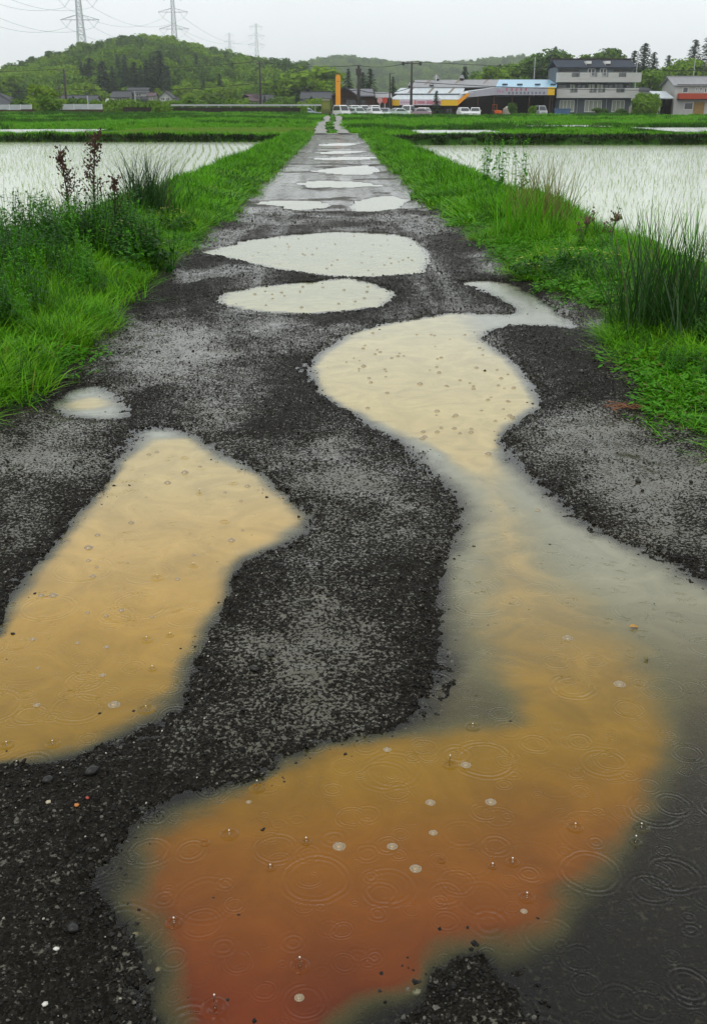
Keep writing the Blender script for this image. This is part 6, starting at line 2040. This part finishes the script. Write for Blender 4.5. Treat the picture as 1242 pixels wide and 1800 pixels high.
def paint(n, c): return pm("car_paint_" + n, c, .25, .05, 1, .6)
P_W, P_S, P_G, P_M, P_LG, P_LB = paint("white", (.78, .79, .78)), paint("silver", (.42, .44, .45)), paint("dark_grey", (.10, .11, .11)), paint("mauve", (.36, .26, .30)), paint("pale_green", (.55, .66, .58)), paint("pale_blue", (.42, .50, .58))
for px, Yc, kind, p, rz, lab in (
        (600, 172, 'van', P_W, .42, "white van parked first in the row, right below the orange pillar sign"),
        (615, 174, 'hatch', P_S, .35, "silver hatchback second in the row beside the white van"),
        (622, 183, 'van', P_W, .2, "white van in the rear row behind the silver hatchback"),
        (629, 173, 'hatch', P_LG, .4, "pale green hatchback in the middle of the front row"),
        (639, 184, 'van', P_W, .2, "white van in the rear row just right of the thick utility pole"),
        (643, 175, 'sedan', P_G, .9, "dark grey car seen obliquely in the front row"),
        (658, 182, 'van', P_W, .15, "tall white van behind the white hatchback"),
        (658, 172, 'hatch', P_W, .3, "white hatchback right of the dark grey car"),
        (676, 175, 'sedan', P_S, -.2, "silver sedan under the two round signs"),
        (697, 172, 'sedan', P_LG, -1.0, "pale green sedan turned sideways at the market's left end"),
        (716, 174, 'van', P_W, -.3, "white van parked before the market's pink sign"),
        (733, 174, 'sedan', P_M, -1.1, "mauve car turned sideways before the market"),
        (742, 178, 'hatch', P_W, -.5, "white car half hidden behind the mauve one"),
        (815, 174, 'hatch', P_W, .1, "white car before the dark hall, left of a pair"),
        (835, 174, 'hatch', P_W, -.15, "white car before the dark hall, right of a pair"),
        (950, 203, 'van', P_S, .1, "silver grey van parked under the open shed roof"),
        (541, 183, 'sedan', P_LB, 1.5, "pale blue car left of the green covered truck")):
    car(kind, p, lab, XA(px, Yc), Yc, rz)

# green covered small truck seen from behind
tx_, ty_ = XA(572.5, 173), 173
tr = empty("covered_truck", (tx_, ty_, .12), 0, "small truck with olive green cover seen from behind", "truck")
M_TARP = pm("olive_tarpaulin", (.16, .18, .03), .7, .3, 2)
MB().box(-.70, .70, .25, 2.4, 1.0, 2.5).build("cover", M_TARP, tr)
MB().prism([(-.74, 2.5), (.74, 2.5), (.5, 2.72), (-.5, 2.72)], 'y', .2, 2.45).build("cover_top", M_WALLC, tr)
MB().box(-.72, .72, .0, 2.5, .62, 1.0).build("bed", pm("green_bed", (.10, .13, .05), .6, .2), tr)
MB().box(-.72, .72, 2.55, 3.6, .5, 1.9).build("cab", P_W, tr)
MB().box(-.5, .5, .18, .24, 1.25, 2.2).build("rear_flap", pm("olive_flap", (.22, .24, .05), .6, .2), tr)
for s_ in (-1, 1):
    for yw in (.6, 3.0): MB().tube([(s_ * .55, yw, .3), (s_ * .72, yw, .3)], .3, 12).build("wheel", M_TYRE, tr)
    MB().box(s_ * .6 - .08, s_ * .6 + .08, -.03, -.001, .68, .82).build("tail_light", M_RED, tr)

# small orange tractor and a white tank trailer under the shed
tr = empty("small_tractor", (XA(874, 201), 201, 0.12), .5, "small orange tractor before the open shed", "tractor")
M_TO = pm("tractor_orange", (.72, .14, .01), .4, .1)
MB().prism([(-1.0, .5), (.2, .5), (.2, 1.05), (-.8, .98), (-1.0, .85)], 'x', -.3, .3).build("bonnet", M_TO, tr)
MB().prism([(.1, .45), (1.0, .45), (1.0, 1.0), (.1, .8)], 'x', -.55, .55).build("rear_body", M_TO, tr)
MB().box(-.25, .25, .4, .8, 1.0, 1.12).box(-.25, .25, .75, .85, 1.12, 1.55).build("seat", M_DARK, tr)
for s_ in (-1, 1):
    MB().tube([(s_ * .5, .6, .5), (s_ * .78, .6, .5)], .5, 16).build("wheel", M_TYRE, tr)
    MB().tube([(s_ * .35, -.65, .28), (s_ * .52, -.65, .28)], .28, 12).build("wheel", M_TYRE, tr)
MB().tube([(-.5, .95, .9), (-.5, .95, 2.0), (.5, .95, 2.0), (.5, .95, .9)], .04, 6).build("roll_bar", M_TO, tr)
MB().tube([(0, -.1, 1.0), (0, .15, 1.3)], .03, 5).tube([(-.18, .15, 1.3), (.18, .15, 1.3)], .025, 5).build("steering_wheel", M_DARK, tr)
tk = empty("white_tank", (XA(890, 202), 202, .12), 0, "white domed tank beside the orange tractor", "tank")
MB().tube([(0, 0, .05), (0, 0, 1.2)], .75, 14, .7).ball((0, 0, 1.2), .7, 14, 6, .5).build("body", M_WALLC, tk)
MB().tube([(0, 0, 1.5), (0, 0, 1.7)], .2, 10).build("lid", M_WFR, tk)

# ================================================================== POLES, LAMPS, WIRES, PYLONS
GP = "utility poles along the village road"
tops = {}


def utility_pole(px, ytop, D, r, label, arms=((.35, 1.6),), zb=-1.0, lean=0.0, extra=None, mat=None):
    x = XA(px, D, ytop); zt = ZA(ytop, D, px)
    p = empty("utility_pole", (x, D, zb), 0, label, "utility pole", GP)
    h = zt - zb
    MB().tube([(0, 0, -.5), (lean * .5, 0, h * .5), (lean, 0, h)], r * 1.25, 9, r * .8).build("pole", mat or M_POLE, p, None, True)
    for dz, w in arms:
        MB().box(-w / 2 + lean, w / 2 + lean, -.06, .06, h - dz - .06, h - dz + .06).build("crossarm", mat or M_POLE, p)
        for s_ in (-1, -.45, .45, 1):
            MB().tube([(s_ * w * .46 + lean, 0, h - dz + .06), (s_ * w * .46 + lean, 0, h - dz + .34)], .06, 6, .04).build("insulator", M_WALLC, p)
    if extra == 'transformer':
        for s_ in (-1, 1):
            MB().tube([(s_ * 1.5, 0, h - .55), (s_ * 1.5, 0, h + .05)], .24, 10).build("transformer", M_POLE, p)
    if extra == 'bulky':
        MB().box(-.45, .45, -.3, .3, h - 1.5, h - .5).build("switch_box", M_POLE, p)
    tops[px] = Vector((x + lean, D, zt))
    return p


utility_pole(111, 122, 245, .25, "dark utility pole with crossarm over the left fence", ((.3, 2.2),), lean=.12)
utility_pole(456, 109, 225, .21, "thin utility pole by the purple roofed house", ((.3, 1.4),))
utility_pole(630, 116, 196, .28, "thick dark utility pole before the timber hall", ((.5, 1.1),), 0, extra='bulky')
utility_pole(723.5, 109, 196, .21, "tall utility pole with crossarm and twin boxes before the market", ((.25, 3.2),), 0, extra='transformer')
utility_pole(104, 152, 250, .2, "short dark pole just left of the leaning crossarm pole", ((.3, .8),))
utility_pole(1237, 114, 240, .2, "dark pole behind the red balcony house's roof", ((.3, 1.0),), 0)
utility_pole(766, 131, 222, .16, "thin grey pole with round head rising over the market roof", ((.4, .9),), 0, mat=M_POLEL)
for px, yt, D, lab in ((58, 156, 215, "thin pale pole beside the big hip roofed house"), (154, 168, 186, "thin white post at the right pale fence"),
                       (237, 160, 200, "thin pale mast before the two storey farmhouse"), (1222, 96, 260, "thin pale antenna mast behind the red balcony house"),
                       (1121, 90, 262, "thin pale mast before the cedars right of the apartment"), (940, 100, 250, "pale slanting mast above the blue roof")):
    x = XA(px, D, yt); zt = ZA(yt, D, px)
    o = MB().tube([(0, 0, -1.0), (0, 0, zt / 2), (0, 0, zt)], .12, 7, .09).build("mast", M_POLEL, None, (x, D, 0))
    tag(o, lab, "mast")
# curved street lamp
D = 192; x = XA(685, D, 130); zt = ZA(129, D)
sl = empty("street_lamp", (x, D, 0), 0, "dark street lamp with an arm to one side by the market's left end", "street lamp")
MB().tube([(0, 0, -.1), (0, 0, zt * .5), (0, 0, zt)], .15, 8, .1).build("pole", M_POLE, sl)
MB().tube([(0, 0, zt - .05), (.5, 0, zt + .05), (.9, 0, zt + .02)], .04, 6).build("arm", M_POLE, sl)
MB().box(.65, 1.05, -.12, .12, zt - .1, zt - .02).build("lamp_head", M_POLEL, sl)


def cable(name, p, q, sag, r, label, cat, group, mat=None, n=16):
    pts = []
    for i in range(n + 1):
        t = i / n
        v = Vector(p).lerp(Vector(q), t); v.z -= sag * 4 * t * (1 - t)
        pts.append(v)
    return tag(MB().tube(pts, r, 5, cap=False).build(name, mat or M_WIRE), label, cat, group)


A_ = AT(-260, 126, 262); E_ = AT(1330, 124, 215)
chain = [A_, tops[111], tops[456], tops[630], tops[723.5], E_]
nmz = ["left of the crossarm pole", "between the crossarm pole and the middle pole", "between the middle pole and the thick pole", "between the thick pole and the market pole", "right of the market pole"]
for i in range(5):
    for dx_ in (-.7, 0, .7):
        cable("power_line", chain[i] + Vector((0, dx_ * .6, .1)), chain[i + 1] + Vector((0, dx_ * .6, .1 + .06 * dx_)), .55, .028, "thin upper power line " + nmz[i], "power line", "upper power lines " + nmz[i])
    d_ = 3.9 if i < 4 else 3.2
    cable("telephone_cable", chain[i] - Vector((0, 0, d_)), chain[i + 1] - Vector((0, 0, d_ + (.2 if i == 3 else 0))), .75, .055, "thick sagging lower cable " + nmz[i], "cable", "lower cables")


def pylon(px, D, span_m, y_arm, gap_m, label, z_ground):
    """lattice tower; lowest crossarm at picture height y_arm, two more above"""
    x = XA(px, D, y_arm); za = ZA(y_arm, D, px)
    p = empty("power_pylon", (x, D, z_ground), 0, label, "pylon", "power pylons beyond the hill")
    za -= z_ground; H = za + 2 * gap_m + 3
    r = .19 if D < 800 else .15
    def half(z): return 3.4 + (1.35 - 3.4) * min(z / za, 1) if z < za else 1.35 - .6 * (z - za) / (H - za)
    mb = MB(); nz = 12; zs = [za * i / nz for i in range(nz + 1)] + [za + (H - za) * i / 7 for i in range(1, 8)]
    legs = []
    for sx, sy in ((-1, -1), (1, -1), (1, 1), (-1, 1)):
        MB().tube([(sx * half(z), sy * half(z), z) for z in zs], r, 5, r * .7).build("leg", M_PYL, p)
    for i in range(len(zs) - 1):
        a, b = half(zs[i]), half(zs[i + 1])
        for (c0, c1) in (((-1, -1), (1, -1)), ((1, -1), (1, 1)), ((1, 1), (-1, 1)), ((-1, 1), (-1, -1))):
            mb.tube([(c0[0] * a, c0[1] * a, zs[i]), (c1[0] * b, c1[1] * b, zs[i + 1])], r * .5, 4, cap=False)
            mb.tube([(c1[0] * a, c1[1] * a, zs[i]), (c0[0] * b, c0[1] * b, zs[i + 1])], r * .5, 4, cap=False)
            mb.tube([(c0[0] * b, c0[1] * b, zs[i + 1]), (c1[0] * b, c1[1] * b, zs[i + 1])], r * .5, 4, cap=False)
    mb.build("bracing", M_PYL, p)
    ends = []
    for k in range(3):
        z = za + k * gap_m; hw_ = span_m / 2 * (1 if k < 2 else .8); c = half(z); arm = MB()
        for s_ in (-1, 1):
            for sy in (-1, 1):
                arm.tube([(s_ * c, sy * c, z), (s_ * hw_, 0, z + .1)], r * .6, 4)
                arm.tube([(s_ * c, sy * c, z + 2.2), (s_ * hw_, 0, z + .1)], r * .6, 4)
            for q in (.33, .66):
                xq = s_ * (c + (hw_ - c) * q)
                arm.tube([(xq, -c * (1 - q), z), (xq, 0, z + 2.2 * (1 - q))], r * .4, 4)
        am = arm.build("crossarm", M_PYL, p)
        for s_ in (-1, 1):
            xi = s_ * (hw_ * .70)
            MB().tube([(s_ * hw_ * .98, 0, z), (xi, 0, z - 3.2)], .10, 4).tube([(s_ * hw_ * .42, 0, z), (xi, 0, z - 3.2)], .10, 4).build("insulator_string", M_PYL, am)
            ends.append(Vector((x + xi, D, z_ground + z - 3.3)))
    return ends


M_PYL = pm("galvanised_steel", (.52, .56, .57), .5, .15, .3)
p1 = pylon(140.5, 560, 19.2, 35, 9.0, "large lattice pylon rising behind the hill's left shoulder", 2)
p2 = pylon(306, 730, 19.2, 51, 9.8, "lattice pylon behind the hill's top, second from the left", 4)
p3 = pylon(451, 1130, 17, 79, 8.2, "small faint lattice pylon beyond the hill's right slope", 2)
p4 = pylon(404, 1560, 15, 84, 8.0, "tiny faintest lattice pylon between two larger ones", 2)
GW = "high voltage lines between the pylons"
off = [Vector((-150, 430, e.z + 4)) + Vector(((e.x - p1[0].x) * .6, 0, 0)) for e in p1]
for i in range(4):
    cable("transmission_line", off[i], p1[i], 7, .07, "faint transmission wire left of the large pylon", "power line", "transmission wires left of the large pylon", M_PYL, 24)
    cable("transmission_line", p1[i], p2[i], 7, .075, "faint transmission wire between the large pylon and the second one", "power line", "transmission wires between the large and second pylon", M_PYL, 24)
    cable("transmission_line", p2[i], p3[i], 9, .09, "faint transmission wire right of the second pylon", "power line", "transmission wires right of the second pylon", M_PYL, 24)

# ================================================================== HAZE
mh, nt, out = newmat("rain_haze")
pv = nd(nt, 'ShaderNodeVolumePrincipled', Color=(0.97, 1.0, 1.0, 1), Density=0.00038, Anisotropy=0.85)
nt.links.new(pv.outputs[0], out.inputs['Volume'])
hz_ = obj("haze", MB().box(-1500, 1500, -110, 1900, -4.2, 92).mesh("haze", mh))
tag(hz_, "pale rainy haze", None, None, 'stuff')
